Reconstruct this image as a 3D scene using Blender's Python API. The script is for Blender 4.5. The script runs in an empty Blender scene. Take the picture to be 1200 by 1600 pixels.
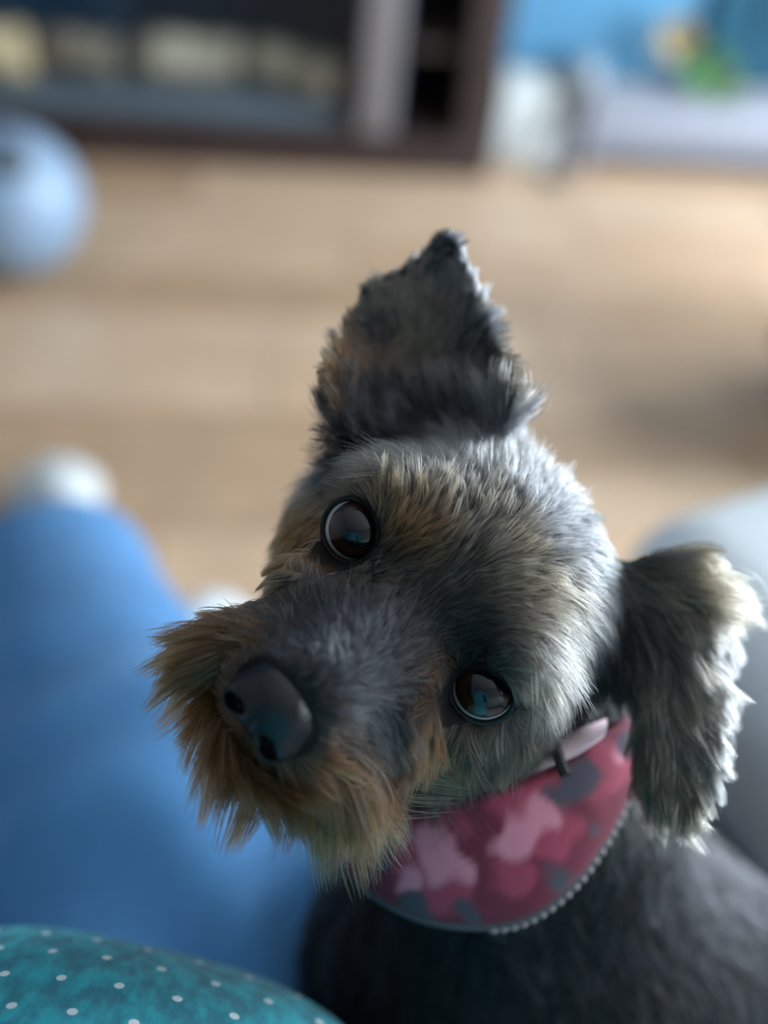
import bpy, bmesh, math, random
import numpy as np
from mathutils import Vector, Matrix
from mathutils.bvhtree import BVHTree
from mathutils.kdtree import KDTree

random.seed(7)
rng = np.random.default_rng(11)
scene = bpy.context.scene
C = scene.collection

# ------------------------------------------------------------------ camera
FPX, PITCH, ROLL, CAM_H = 1800.0, 42.0, 7.0, 1.12
cam_data = bpy.data.cameras.new('camera')
cam = bpy.data.objects.new('camera', cam_data)
C.objects.link(cam)
cam.matrix_world = (Matrix.Translation((0, 0, CAM_H)) @ Matrix.Rotation(math.radians(90 - PITCH), 4, 'X')
                    @ Matrix.Rotation(math.radians(ROLL), 4, 'Z'))
cam_data.sensor_fit = 'VERTICAL'
cam_data.sensor_height = 36.0
cam_data.lens = FPX / 1600 * 36.0
cam_data.clip_start = 0.02
cam_data.dof.use_dof = True
cam_data.dof.focus_distance = 0.312
cam_data.dof.aperture_fstop = 3.0
scene.camera = cam
R3 = np.array(cam.matrix_world.to_3x3())
CAM = np.array([0, 0, CAM_H])

# ------------------------------------------------------------------ world, daylight, exposure
world = bpy.data.worlds.new('world')
scene.world = world
world.use_nodes = True
world.node_tree.nodes['Background'].inputs[0].default_value = (0.62, 0.80, 1.0, 1)
world.node_tree.nodes['Background'].inputs[1].default_value = 1.0
scene.view_settings.view_transform = 'Standard'
scene.view_settings.look = 'None'
scene.view_settings.gamma = 1.0
scene.view_settings.use_curve_mapping = False
scene.view_settings.exposure = 0.15
scene.cycles.use_denoising = True
scene.cycles.max_bounces = 10
scene.cycles.transparent_max_bounces = 8

ROOM_YAW = math.radians(9.0)
CA, SA = math.cos(ROOM_YAW), math.sin(ROOM_YAW)
def room(a, b, z=0.0):
    """room coordinates (a to the right along the back wall, b towards it) -> world"""
    return Vector((a * CA - b * SA, a * SA + b * CA, z))

ROOM_L, ROOM_R, ROOM_NEAR, ROOM_BACK, ROOM_ALCOVE, ROOM_H = -2.3, 1.95, -1.5, 2.47, 2.80, 2.45
WIN_B0, WIN_B1, WIN_Z0, WIN_Z1 = 0.50, 2.00, 0.20, 1.60

def window_light(name, loc, target, sx, sy, power, col):
    ld = bpy.data.lights.new(name, 'AREA')
    ld.shape = 'RECTANGLE'; ld.size = sx; ld.size_y = sy; ld.energy = power; ld.color = col
    lo = bpy.data.objects.new(name, ld); C.objects.link(lo)
    lo.location = loc
    lo.rotation_euler = (Vector(target) - Vector(loc)).to_track_quat('-Z', 'Y').to_euler()
    return lo
_bm = (WIN_B0 + WIN_B1) / 2; _zm = (WIN_Z0 + WIN_Z1) / 2
window_light('daylight_side_window', room(ROOM_R - 0.03, _bm, _zm), room(ROOM_R - 1, _bm, _zm), 1.45, 1.35, 128.0, (0.80, 0.91, 1.0))
W2_B0, W2_B1, W2_Z0, W2_Z1 = -1.15, -0.15, 0.95, 2.05
window_light('daylight_second_window', room(ROOM_R - 0.03, (W2_B0 + W2_B1) / 2, (W2_Z0 + W2_Z1) / 2), room(0, (W2_B0 + W2_B1) / 2, (W2_Z0 + W2_Z1) / 2), 0.95, 1.05, 22.0, (0.82, 0.92, 1.0))

# ------------------------------------------------------------------ helpers
def px(x, y, d):
    """pixel of the 1200x1600 frame at depth d (metres along the lens axis) -> world"""
    return CAM + R3 @ (np.array([(x - 600) / FPX, -(y - 800) / FPX, -1.0]) * d)
def to_px(p):
    q = (np.asarray(p) - CAM) @ R3
    return np.stack([600 + FPX * q[..., 0] / -q[..., 2], 800 - FPX * q[..., 1] / -q[..., 2], -q[..., 2]], -1)

_mats = {}
def mat(name, col, rough=0.6, metal=0.0, spec=0.5, noise=None, noise_col=None, bump=0.0, bump_scale=60, sheen=0.0, coat=0.0):
    if name in _mats: return _mats[name]
    m = bpy.data.materials.new(name); m.use_nodes = True
    nt = m.node_tree; b = nt.nodes['Principled BSDF']
    b.inputs['Base Color'].default_value = (*col, 1); b.inputs['Roughness'].default_value = rough
    b.inputs['Metallic'].default_value = metal; b.inputs['Specular IOR Level'].default_value = spec
    b.inputs['Sheen Weight'].default_value = sheen; b.inputs['Coat Weight'].default_value = coat
    tc = nt.nodes.new('ShaderNodeTexCoord')
    if noise:
        n = nt.nodes.new('ShaderNodeTexNoise'); n.inputs['Scale'].default_value = noise; n.inputs['Detail'].default_value = 5
        nt.links.new(tc.outputs['Object'], n.inputs['Vector'])
        r = nt.nodes.new('ShaderNodeValToRGB')
        r.color_ramp.elements[0].position = 0.35; r.color_ramp.elements[1].position = 0.65
        r.color_ramp.elements[0].color = (*col, 1); r.color_ramp.elements[1].color = (*noise_col, 1)
        nt.links.new(n.outputs['Fac'], r.inputs[0]); nt.links.new(r.outputs[0], b.inputs['Base Color'])
    if bump:
        n2 = nt.nodes.new('ShaderNodeTexNoise'); n2.inputs['Scale'].default_value = bump_scale; n2.inputs['Detail'].default_value = 4
        nt.links.new(tc.outputs['Object'], n2.inputs['Vector'])
        bp = nt.nodes.new('ShaderNodeBump'); bp.inputs['Strength'].default_value = bump; bp.inputs['Distance'].default_value = 0.004
        nt.links.new(n2.outputs['Fac'], bp.inputs['Height']); nt.links.new(bp.outputs[0], b.inputs['Normal'])
    _mats[name] = m
    return m

def obj(name, data, m=None, parent=None):
    if isinstance(data, bmesh.types.BMesh):
        me = bpy.data.meshes.new(name); data.to_mesh(me); data.free(); data = me
    o = bpy.data.objects.new(name, data); C.objects.link(o)
    if m is not None and not data.materials: data.materials.append(m)
    if parent is not None: o.parent = parent
    return o
def tag(o, label=None, cat=None, group=None, kind=None):
    if label: o['label'] = label
    if cat: o['category'] = cat
    if group: o['group'] = group
    if kind: o['kind'] = kind
    return o
def empty(name, loc, rz=0.0):
    o = bpy.data.objects.new(name, None); C.objects.link(o); o.location = loc; o.rotation_euler.z = rz
    o.empty_display_size = 0.05
    return o
def smooth(o, on=True):
    o.data.polygons.foreach_set('use_smooth', [on] * len(o.data.polygons)); return o
def bm_box(lo, hi, bevel=0.0, seg=2, bm=None):
    own = bm is None
    if own: bm = bmesh.new()
    c = [(l + h) / 2 for l, h in zip(lo, hi)]; s = [abs(h - l) for l, h in zip(lo, hi)]
    r = bmesh.ops.create_cube(bm, size=1.0)
    bmesh.ops.scale(bm, vec=s, verts=r['verts']); bmesh.ops.translate(bm, vec=c, verts=r['verts'])
    if bevel:
        es = list({e for v in r['verts'] for e in v.link_edges})
        bmesh.ops.bevel(bm, geom=es, offset=bevel, segments=seg, profile=0.5, affect='EDGES')
    return bm
def bm_tube(pts, radii, n=10, bm=None, cap=True):
    """a tube swept along points"""
    if bm is None: bm = bmesh.new()
    pts = [Vector(p) for p in pts]
    if not hasattr(radii, '__len__'): radii = [radii] * len(pts)
    rings = []; up = None
    for i, p in enumerate(pts):
        t = (pts[min(i + 1, len(pts) - 1)] - pts[max(i - 1, 0)]).normalized()
        if up is None:
            up = t.orthogonal().normalized()
        up = (up - t * up.dot(t)).normalized(); s = t.cross(up)
        rings.append([bm.verts.new(p + (up * math.cos(k * 2 * math.pi / n) + s * math.sin(k * 2 * math.pi / n)) * radii[i]) for k in range(n)])
    for a, b in zip(rings, rings[1:]):
        for k in range(n): bm.faces.new((a[k], a[(k + 1) % n], b[(k + 1) % n], b[k]))
    if cap:
        bm.faces.new(rings[0][::-1]); bm.faces.new(rings[-1])
    return bm
def bm_lathe(prof, n=24, bm=None):
    if bm is None: bm = bmesh.new()
    rings = [[bm.verts.new((r * math.cos(k * 2 * math.pi / n), r * math.sin(k * 2 * math.pi / n), z)) for k in range(n)] for r, z in prof]
    for a, b in zip(rings, rings[1:]):
        for k in range(n): bm.faces.new((a[k], a[(k + 1) % n], b[(k + 1) % n], b[k]))
    bm.faces.new(rings[0][::-1]); bm.faces.new(rings[-1])
    return bm

# --- implicit surfaces: smooth unions of round cones and ellipsoids, meshed by surface nets
def ell(p, c, r):
    q = p - np.asarray(c); r = np.asarray(r, float)
    k0 = np.sqrt(((q / r) ** 2).sum(-1)) + 1e-9; k1 = np.sqrt(((q / r ** 2) ** 2).sum(-1)) + 1e-9
    return k0 * (k0 - 1) / k1
def cap(p, a, b, ra, rb):
    a = np.asarray(a, float); b = np.asarray(b, float); ab = b - a
    h = np.clip(((p - a) @ ab) / (ab @ ab + 1e-12), 0, 1)
    return np.sqrt(((p - a - h[..., None] * ab) ** 2).sum(-1)) - (ra + (rb - ra) * h)
def smin(a, b, k):
    h = np.clip(0.5 + 0.5 * (b - a) / k, 0, 1)
    return b + (a - b) * h - k * h * (1 - h)
def smax(a, b, k): return -smin(-a, -b, k)

def sdf_mesh(f, lo, hi, h, coarse=4):
    lo = np.asarray(lo, float); hi = np.asarray(hi, float)
    nc = np.ceil((hi - lo) / (h * coarse)).astype(int) + 1
    H = h * coarse
    ax = [lo[i] + H * (np.arange(nc[i]) + 0.5) - 0.5 * h for i in range(3)]
    G = np.stack(np.meshgrid(*ax, indexing='ij'), -1).reshape(-1, 3)
    dc = f(G).reshape(nc)
    V = np.repeat(np.repeat(np.repeat(dc, coarse, 0), coarse, 1), coarse, 2).astype(np.float64)
    band = np.abs(dc) < H * 1.35
    idx = np.argwhere(band)
    off = np.stack(np.meshgrid(*[np.arange(coarse)] * 3, indexing='ij'), -1).reshape(-1, 3)
    fi = (idx[:, None, :] * coarse + off[None]).reshape(-1, 3)
    V[fi[:, 0], fi[:, 1], fi[:, 2]] = f(lo + fi * h)
    S = V < 0
    n = np.array(V.shape)
    cnt = np.zeros(n - 1, int)
    corners = [(i, j, k) for i in (0, 1) for j in (0, 1) for k in (0, 1)]
    sl = lambda o: tuple(slice(o[i], n[i] - 1 + o[i]) for i in range(3))
    for c in corners: cnt += S[sl(c)]
    act = np.argwhere((cnt > 0) & (cnt < 8))
    vid = -np.ones(n - 1, int); vid[act[:, 0], act[:, 1], act[:, 2]] = np.arange(len(act))
    acc = np.zeros((len(act), 3)); num = np.zeros(len(act))
    for ca in corners:
        for axis in range(3):
            if ca[axis]: continue
            cb = list(ca); cb[axis] = 1
            ia = act + np.array(ca); ib = act + np.array(cb)
            va = V[ia[:, 0], ia[:, 1], ia[:, 2]]; vb = V[ib[:, 0], ib[:, 1], ib[:, 2]]
            x = (va < 0) != (vb < 0)
            t = np.where(x, va / np.where(x, va - vb, 1), 0)
            pt = np.array(ca, float)[None].repeat(len(act), 0); pt[:, axis] = t
            acc[x] += pt[x]; num[x] += 1
    verts = lo + (act + acc / num[:, None]) * h
    quads = []
    for axis in range(3):
        u, v = (axis + 1) % 3, (axis + 2) % 3
        a = [slice(None)] * 3; b = [slice(None)] * 3
        a[axis] = slice(0, n[axis] - 1); b[axis] = slice(1, n[axis])
        Sa, Sb = S[tuple(a)], S[tuple(b)]
        e = np.argwhere(Sa != Sb)
        e = e[(e[:, u] > 0) & (e[:, v] > 0) & (e[:, u] < n[u] - 1) & (e[:, v] < n[v] - 1)]
        du = np.zeros(3, int); du[u] = 1; dv = np.zeros(3, int); dv[v] = 1
        g = lambda q: vid[q[:, 0], q[:, 1], q[:, 2]]
        q = np.stack([g(e - du - dv), g(e - dv), g(e), g(e - du)], 1)
        flip = ~Sa[e[:, 0], e[:, 1], e[:, 2]]
        q[flip] = q[flip][:, ::-1]
        quads.append(q)
    quads = np.concatenate(quads)
    quads = quads[(quads >= 0).all(1)]
    for _ in range(2):      # pull the vertices onto the true surface
        g = sdf_grad(f, verts, h * 0.5); d = f(verts)
        verts = verts - g * np.clip(d, -h, h)[:, None]
    return verts, quads
def sdf_grad(f, p, e):
    g = np.stack([f(p + d) - f(p - d) for d in np.eye(3) * e], -1)
    return g / (np.linalg.norm(g, axis=-1, keepdims=True) + 1e-12)
def mesh_obj(name, verts, faces, m=None, parent=None):
    me = bpy.data.meshes.new(name)
    me.from_pydata(np.asarray(verts).tolist(), [], np.asarray(faces).tolist()); me.update()
    return smooth(obj(name, me, m, parent))

# ------------------------------------------------------------------ the room
def room_box(name, lo, hi, m, parent=None, bevel=0.0, seg=2):
    o = obj(name, bm_box(lo, hi, bevel, seg), m, parent)
    if parent is None: o.rotation_euler.z = ROOM_YAW
    return o

m_oak = None
def oak(k):
    name = 'oak_plank_%d' % k
    base = [(0.52, 0.34, 0.215), (0.56, 0.375, 0.24), (0.46, 0.30, 0.185), (0.59, 0.41, 0.275)][k]
    m = mat(name, base, rough=0.34, noise=9, noise_col=tuple(c * 0.86 for c in base), bump=0.05)
    return m
floor = room_box('floor', (ROOM_L - 0.1, ROOM_NEAR - 0.1, -0.10), (ROOM_R + 0.1, ROOM_ALCOVE + 0.1, -0.012), mat('subfloor', (0.10, 0.06, 0.03), 0.9))
tag(floor, kind='structure')
PW, PL = 0.135, 1.25
plank_me = []
for k in range(4):
    bm = bm_box((-PL / 2, -PW / 2, -0.012), (PL / 2, PW / 2, 0.0), 0.002, 1)
    me = bpy.data.meshes.new('plank'); bm.to_mesh(me); bm.free(); me.materials.append(oak(k)); plank_me.append(me)
row = 0; b = -0.54
while b < ROOM_ALCOVE - 0.01:
    a = ROOM_L - 0.35 + (row * 0.47) % PL
    while a < ROOM_R:
        if a > -3.7:
            o = bpy.data.objects.new('plank', random.choice(plank_me)); C.objects.link(o); o.parent = floor
            o.location = (a, b, 0.0)
        a += PL + 0.003
    b += PW + 0.003; row += 1

m_blue = mat('blue_wall_paint', (0.060, 0.20, 0.34), 0.8, noise=4, noise_col=(0.068, 0.212, 0.355))
m_white = mat('white_paint', (0.78, 0.80, 0.80), 0.6)
m_ceil = mat('ceiling_paint', (0.66, 0.66, 0.65), 0.9)
m_wall = mat('pale_wall_paint', (0.28, 0.31, 0.34), 0.85)
CAB_R = 0.50
W = [
    ('wall_back', (CAB_R + 0.02, ROOM_BACK, 0), (ROOM_R + 0.1, ROOM_BACK + 0.1, ROOM_H), m_blue),
    ('wall_alcove', (ROOM_L - 0.1, ROOM_ALCOVE, 0), (CAB_R + 0.02, ROOM_ALCOVE + 0.1, ROOM_H), m_blue),
    ('wall_return', (CAB_R + 0.02, ROOM_BACK + 0.1, 0), (CAB_R + 0.12, ROOM_ALCOVE + 0.1, ROOM_H), m_blue),
    ('wall_left', (ROOM_L - 0.1, ROOM_NEAR, 0), (ROOM_L, ROOM_ALCOVE, ROOM_H), m_wall),
    ('wall_near', (ROOM_L - 0.1, ROOM_NEAR - 0.1, 0), (ROOM_R + 0.1, ROOM_NEAR, ROOM_H), m_wall),
]
for n_, lo, hi, m_ in W: tag(room_box(n_, lo, hi, m_), kind='structure')
bm = bmesh.new()
_edge = ROOM_NEAR
for b0, b1, z0, z1 in ((W2_B0, W2_B1, W2_Z0, W2_Z1), (WIN_B0, WIN_B1, WIN_Z0, WIN_Z1)):
    bm_box((ROOM_R, _edge, 0), (ROOM_R + 0.1, b0, ROOM_H), bm=bm)
    bm_box((ROOM_R, b0, 0), (ROOM_R + 0.1, b1, z0), bm=bm); bm_box((ROOM_R, b0, z1), (ROOM_R + 0.1, b1, ROOM_H), bm=bm)
    _edge = b1
bm_box((ROOM_R, _edge, 0), (ROOM_R + 0.1, ROOM_BACK, ROOM_H), bm=bm)
o = obj('wall_right', bm, m_wall); o.rotation_euler.z = ROOM_YAW; tag(o, kind='structure')
tag(room_box('ceiling', (ROOM_L - 0.1, ROOM_NEAR - 0.1, ROOM_H), (ROOM_R + 0.1, ROOM_ALCOVE + 0.1, ROOM_H + 0.1), m_ceil), kind='structure')
glass = mat('window_glass', (0.9, 0.95, 1.0), 0.02); glass.node_tree.nodes['Principled BSDF'].inputs['Transmission Weight'].default_value = 1.0
for wname, b0, b1, z0, z1 in (('window_1', WIN_B0, WIN_B1, WIN_Z0, WIN_Z1), ('window_2', W2_B0, W2_B1, W2_Z0, W2_Z1)):
    win = empty(wname, (0, 0, 0), ROOM_YAW); tag(win, kind='structure')
    X0, X1, mid = ROOM_R + 0.02, ROOM_R + 0.08, (b0 + b1) / 2
    bm = bmesh.new()
    for lo, hi in (((X0, b0, z0), (X1, b0 + 0.05, z1)), ((X0, b1 - 0.05, z0), (X1, b1, z1)), ((X0, b0, z0), (X1, b1, z0 + 0.05)),
                   ((X0, b0, z1 - 0.05), (X1, b1, z1)), ((X0, mid - 0.03, z0), (X1, mid + 0.03, z1))):
        bm_box(lo, hi, 0.004, 1, bm)
    obj('window_frame', bm, m_white, win)
    for p0, p1 in ((b0 + 0.05, mid - 0.03), (mid + 0.03, b1 - 0.05)):
        obj('pane', bm_box((ROOM_R + 0.045, p0, z0 + 0.05), (ROOM_R + 0.052, p1, z1 - 0.05)), glass, win)
    obj('window_sill', bm_box((ROOM_R - 0.06, b0 - 0.04, z0 - 0.03), (ROOM_R + 0.02, b1 + 0.04, z0), 0.006), m_white, win)
# white skirting between the cabinet and the heater
bm = bm_box((CAB_R + 0.03, ROOM_BACK - 0.07, 0), (0.70, ROOM_BACK, 0.17))
bm_box((CAB_R + 0.03, ROOM_BACK - 0.05, 0.17), (0.70, ROOM_BACK, 0.185), 0.004, 1, bm)
o = obj('baseboard_back', bm, mat('baseboard_paint', (0.56, 0.60, 0.60), 0.6)); o.rotation_euler.z = ROOM_YAW; tag(o, kind='structure')
# added panel, dark blue to imitate the back wall's shading off rightwards
dr = empty('wall_shade_1', (0, 0, 0), ROOM_YAW); tag(dr, kind='structure')
m_dblue = mat('wall_shade_blue', (0.014, 0.062, 0.100), 0.8, spec=0.15)
obj('shade_board', bm_box((0.955, ROOM_BACK - 0.03, 0.02), (1.755, ROOM_BACK - 0.001, 2.05), 0.004, 1), m_dblue, dr)
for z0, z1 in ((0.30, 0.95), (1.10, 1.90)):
    obj('shade_board_relief', bm_box((1.06, ROOM_BACK - 0.042, z0), (1.65, ROOM_BACK - 0.03, z1), 0.008, 2), m_dblue, dr)

# --- heater along the wall
def heater():
    t = empty('baseboard_heater', room(1.26, ROOM_BACK - 0.04), ROOM_YAW)
    tag(t, 'long pale grey baseboard heater low along the blue wall', 'heater')
    m = mat('heater_enamel', (0.20, 0.21, 0.25), 0.4)
    L0, L1 = -0.52, 0.66
    prof = [(-0.052, 0.035), (-0.058, 0.05), (-0.058, 0.115), (-0.045, 0.15), (-0.01, 0.165), (-0.01, 0.158), (-0.04, 0.143), (-0.051, 0.113), (-0.051, 0.035)]
    bm = bmesh.new()
    r0 = [bm.verts.new((L0, y, z)) for y, z in prof]; r1 = [bm.verts.new((L1, y, z)) for y, z in prof]
    for k in range(len(prof)): bm.faces.new((r0[k], r0[(k + 1) % len(prof)], r1[(k + 1) % len(prof)], r1[k]))
    bm.faces.new(r0[::-1]); bm.faces.new(r1)
    obj('cover', bm, m, t)
    obj('back_plate', bm_box((L0, -0.01, 0.03), (L1, 0.0, 0.185), 0.002, 1), m, t)
    for a0 in (L0 - 0.03, L1):
        obj('end_cap', bm_box((a0, -0.062, 0.0), (a0 + 0.03, 0.0, 0.187), 0.006), m, t)
    bm = bmesh.new()
    for k in range(40):
        a = L0 + 0.02 + k * (L1 - L0 - 0.04) / 39
        bm_box((a - 0.001, -0.048, 0.06), (a + 0.001, -0.012, 0.11), bm=bm)
    obj('fins', bm, mat('heater_fins', (0.12, 0.12, 0.13), 0.4, 0.8), t)
    obj('gap_shade_strip', bm_box((L0, -0.03, 0.0), (L1, -0.005, 0.03)), mat('gap_shade', (0.05, 0.05, 0.055), 0.8), t)  # dark-coloured strip stands for the shade in the gap under the heater
    return t
heater()

# --- dark fireplace cabinet
FB = 2.30       # front plane (room b)
def fireplace():
    t = empty('fireplace_cabinet', room(-0.30, (FB + ROOM_ALCOVE) / 2), ROOM_YAW)
    tag(t, 'dark brown fireplace cabinet with deep firebox and pale grey upright post', 'fireplace')
    D = (ROOM_ALCOVE - FB) / 2; AL, AR = -1.10, CAB_R + 0.30   # local a from -1.1 to .8
    wood = mat('dark_brown_wood', (0.028, 0.016, 0.015), 0.5, noise=14, noise_col=(0.038, 0.021, 0.019))
    dark = mat('firebox_navy', (0.020, 0.062, 0.110), 0.6)
    obj('plinth', bm_box((AL, -D, 0), (AR, D - 0.01, 0.085), 0.006), wood, t)
    obj('side_panel', bm_box((AR - 0.075, -D, 0.085), (AR, D - 0.01, 0.80), 0.004), wood, t)
    obj('side_panel', bm_box((AL, -D, 0.085), (AL + 0.075, D - 0.01, 0.80), 0.004), wood, t)
    obj('mantel_top', bm_box((AL - 0.03, -D - 0.03, 0.80), (AR + 0.01, D - 0.01, 0.845), 0.008), wood, t)
    obj('back_panel', bm_box((AL + 0.075, D - 0.05, 0.085), (AR - 0.075, D - 0.01, 0.80)), dark, t)
    obj('header', bm_box((AL + 0.075, -D + 0.01, 0.68), (AR - 0.075, -D + 0.04, 0.80), 0.004), wood, t)
    PX = 0.545
    obj('post', bm_box((PX - 0.037, -D - 0.004, 0.086), (PX + 0.037, -D + 0.06, 0.679), 0.012, 3), mat('pale_grey_post', (0.17, 0.15, 0.15), 0.5), t)
    obj('inner_panel', bm_box((PX - 0.03, -D + 0.062, 0.086), (PX + 0.05, D - 0.06, 0.678)), dark, t)
    obj('shelf', bm_box((PX + 0.052, -D + 0.03, 0.25), (AR - 0.077, D - 0.06, 0.27), 0.003, 1), wood, t)
    # grey bed under the logs, a shallow tray with a raised lip
    bed = bm_box((AL + 0.08, -D + 0.03, 0.086), (PX - 0.06, D - 0.06, 0.12), 0.01)
    obj('bed_tray', bed, mat('grey_bed', (0.13, 0.16, 0.18), 0.45, noise=40, noise_col=(0.17, 0.20, 0.22), bump=0.4, bump_scale=90), t)
    gl = obj('glass_front', bm_box((AL + 0.077, -D + 0.012, 0.087), (PX - 0.047, -D + 0.016, 0.678)), None, t)
    g = bpy.data.materials.new('smoked_glass'); g.use_nodes = True
    nt = g.node_tree; nt.nodes.remove(nt.nodes['Principled BSDF'])
    tr = nt.nodes.new('ShaderNodeBsdfTransparent'); tr.inputs[0].default_value = (0.90, 0.93, 0.95, 1)
    gs = nt.nodes.new('ShaderNodeBsdfGlossy'); gs.inputs['Roughness'].default_value = 0.05
    mx = nt.nodes.new('ShaderNodeMixShader'); mx.inputs[0].default_value = 0.015
    nt.links.new(tr.outputs[0], mx.inputs[1]); nt.links.new(gs.outputs[0], mx.inputs[2])
    nt.links.new(mx.outputs[0], nt.nodes['Material Output'].inputs[0])
    gl.data.materials.append(g)
    return t
fireplace()
def log(a, b, z, L, r, yaw, seed, k):
    rr = random.Random(seed)
    n = 12; pts = []; rad = []
    for i in range(7):
        s = i / 6 - 0.5
        pts.append((s * L, 0.008 * math.sin(i * 1.3 + seed), 0.006 * math.cos(i * 1.7 + seed))); rad.append(r * (0.92 + 0.16 * rr.random()))
    bm = bm_tube(pts, rad, n)
    for v in bm.verts: v.co += Vector((0, rr.uniform(-1, 1), rr.uniform(-1, 1))) * r * 0.06
    o = smooth(obj('log', bm, mat('pale_log_bark_%d' % k, [(0.70, 0.50, 0.28), (0.34, 0.26, 0.18), (0.46, 0.37, 0.26)][k], 0.85, noise=30, noise_col=[(0.58, 0.41, 0.22), (0.26, 0.20, 0.14), (0.36, 0.29, 0.20)][k], bump=0.5)))
    o.location = room(a, b, z); o.rotation_euler = (0, 0.06, ROOM_YAW + yaw)
    return o
G = 'logs in the firebox'
tag(log(-0.58, 2.40, 0.183, 0.24, 0.050, 0.12, 1, 0), 'bright tan log on the grey bed at the firebox end beyond the ball', 'log', G)
tag(log(-0.355, 2.44, 0.170, 0.14, 0.040, -0.2, 2, 1), 'dim brown log on the grey bed beside the bright tan log', 'log', G)
tag(log(-0.140, 2.44, 0.174, 0.20, 0.045, 0.15, 3, 2), 'greyish tan log in the middle of the grey firebox bed', 'log', G)
tag(log(0.08, 2.42, 0.169, 0.19, 0.042, -0.45, 4, 2), 'slanting greyish tan log on the firebox bed by the grey post', 'log', G)

# --- ball on the floor
def ball():
    r = 0.128
    p = px(14, 312, 1.985); loc = Vector((p[0], p[1], r))
    t = empty('play_ball', (loc.x, loc.y, 0))
    tag(t, 'pale blue-white ball with a dark patch on the wood floor', 'ball')
    bm = bmesh.new(); bmesh.ops.create_icosphere(bm, subdivisions=4, radius=r)
    bmesh.ops.translate(bm, verts=bm.verts, vec=(0, 0, r))
    smooth(obj('ball_skin', bm, mat('ball_vinyl', (0.20, 0.29, 0.41), 0.4, noise=3, noise_col=(0.24, 0.33, 0.45)), t))
    d = Vector((0.22, -0.45, 0.83)).normalized()
    bm = bm_lathe([(0.0001, r * 1.006), (r * 0.13, r * 0.997), (r * 0.25, r * 0.974), (r * 0.30, r * 0.955), (r * 0.30, r * 0.94)], 24)
    o = smooth(obj('dark_patch', bm, mat('dark_patch', (0.05, 0.07, 0.09), 0.5), t))
    o.rotation_euler = d.to_track_quat('Z', 'Y').to_euler(); o.location = (0, 0, r)
    for ax in (0, 1):
        bm = bmesh.new()
        bm_tube([(r * 1.0 * math.cos(k * math.pi / 24), 0, r * math.sin(k * math.pi / 24)) for k in range(49)], 0.0018, 6, bm, cap=False)
        o = obj('seam', bm, mat('ball_seam', (0.40, 0.46, 0.55), 0.5), t); o.location = (0, 0, r); o.rotation_euler = (0.5, 0.3, 0.4 + ax * math.pi / 2)
ball()

# --- pale knobbed pole leaning on the wall
def pole():
    foot = room(0.645, ROOM_BACK - 0.16, 0.0); top = room(0.69, ROOM_BACK - 0.07, 0.19)
    t = empty('knobbed_pole', foot)
    tag(t, 'short dark grey pole with pale round knob leaning beside the heater', 'pole')
    f = Vector((0, 0, 0.004)); d = top - foot
    obj('shaft', bm_tube([f + d * k / 5 for k in range(6)], [0.018, 0.016, 0.015, 0.015, 0.015, 0.016], 12), mat('grey_pole', (0.10, 0.10, 0.11), 0.5), t)
    bm = bm_lathe([(0.018, 0), (0.026, 0.004), (0.028, 0.012), (0.02, 0.016)], 16)
    obj('rubber_tip', bm, mat('black_rubber', (0.02, 0.02, 0.02), 0.8), t)
    bm = bmesh.new(); bmesh.ops.create_icosphere(bm, subdivisions=3, radius=0.045)
    bmesh.ops.scale(bm, verts=bm.verts, vec=(1, 1, 0.85))
    o = smooth(obj('knob', bm, mat('pale_knob', (0.20, 0.25, 0.29), 0.5), t)); o.location = d * 1.08
pole()

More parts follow.
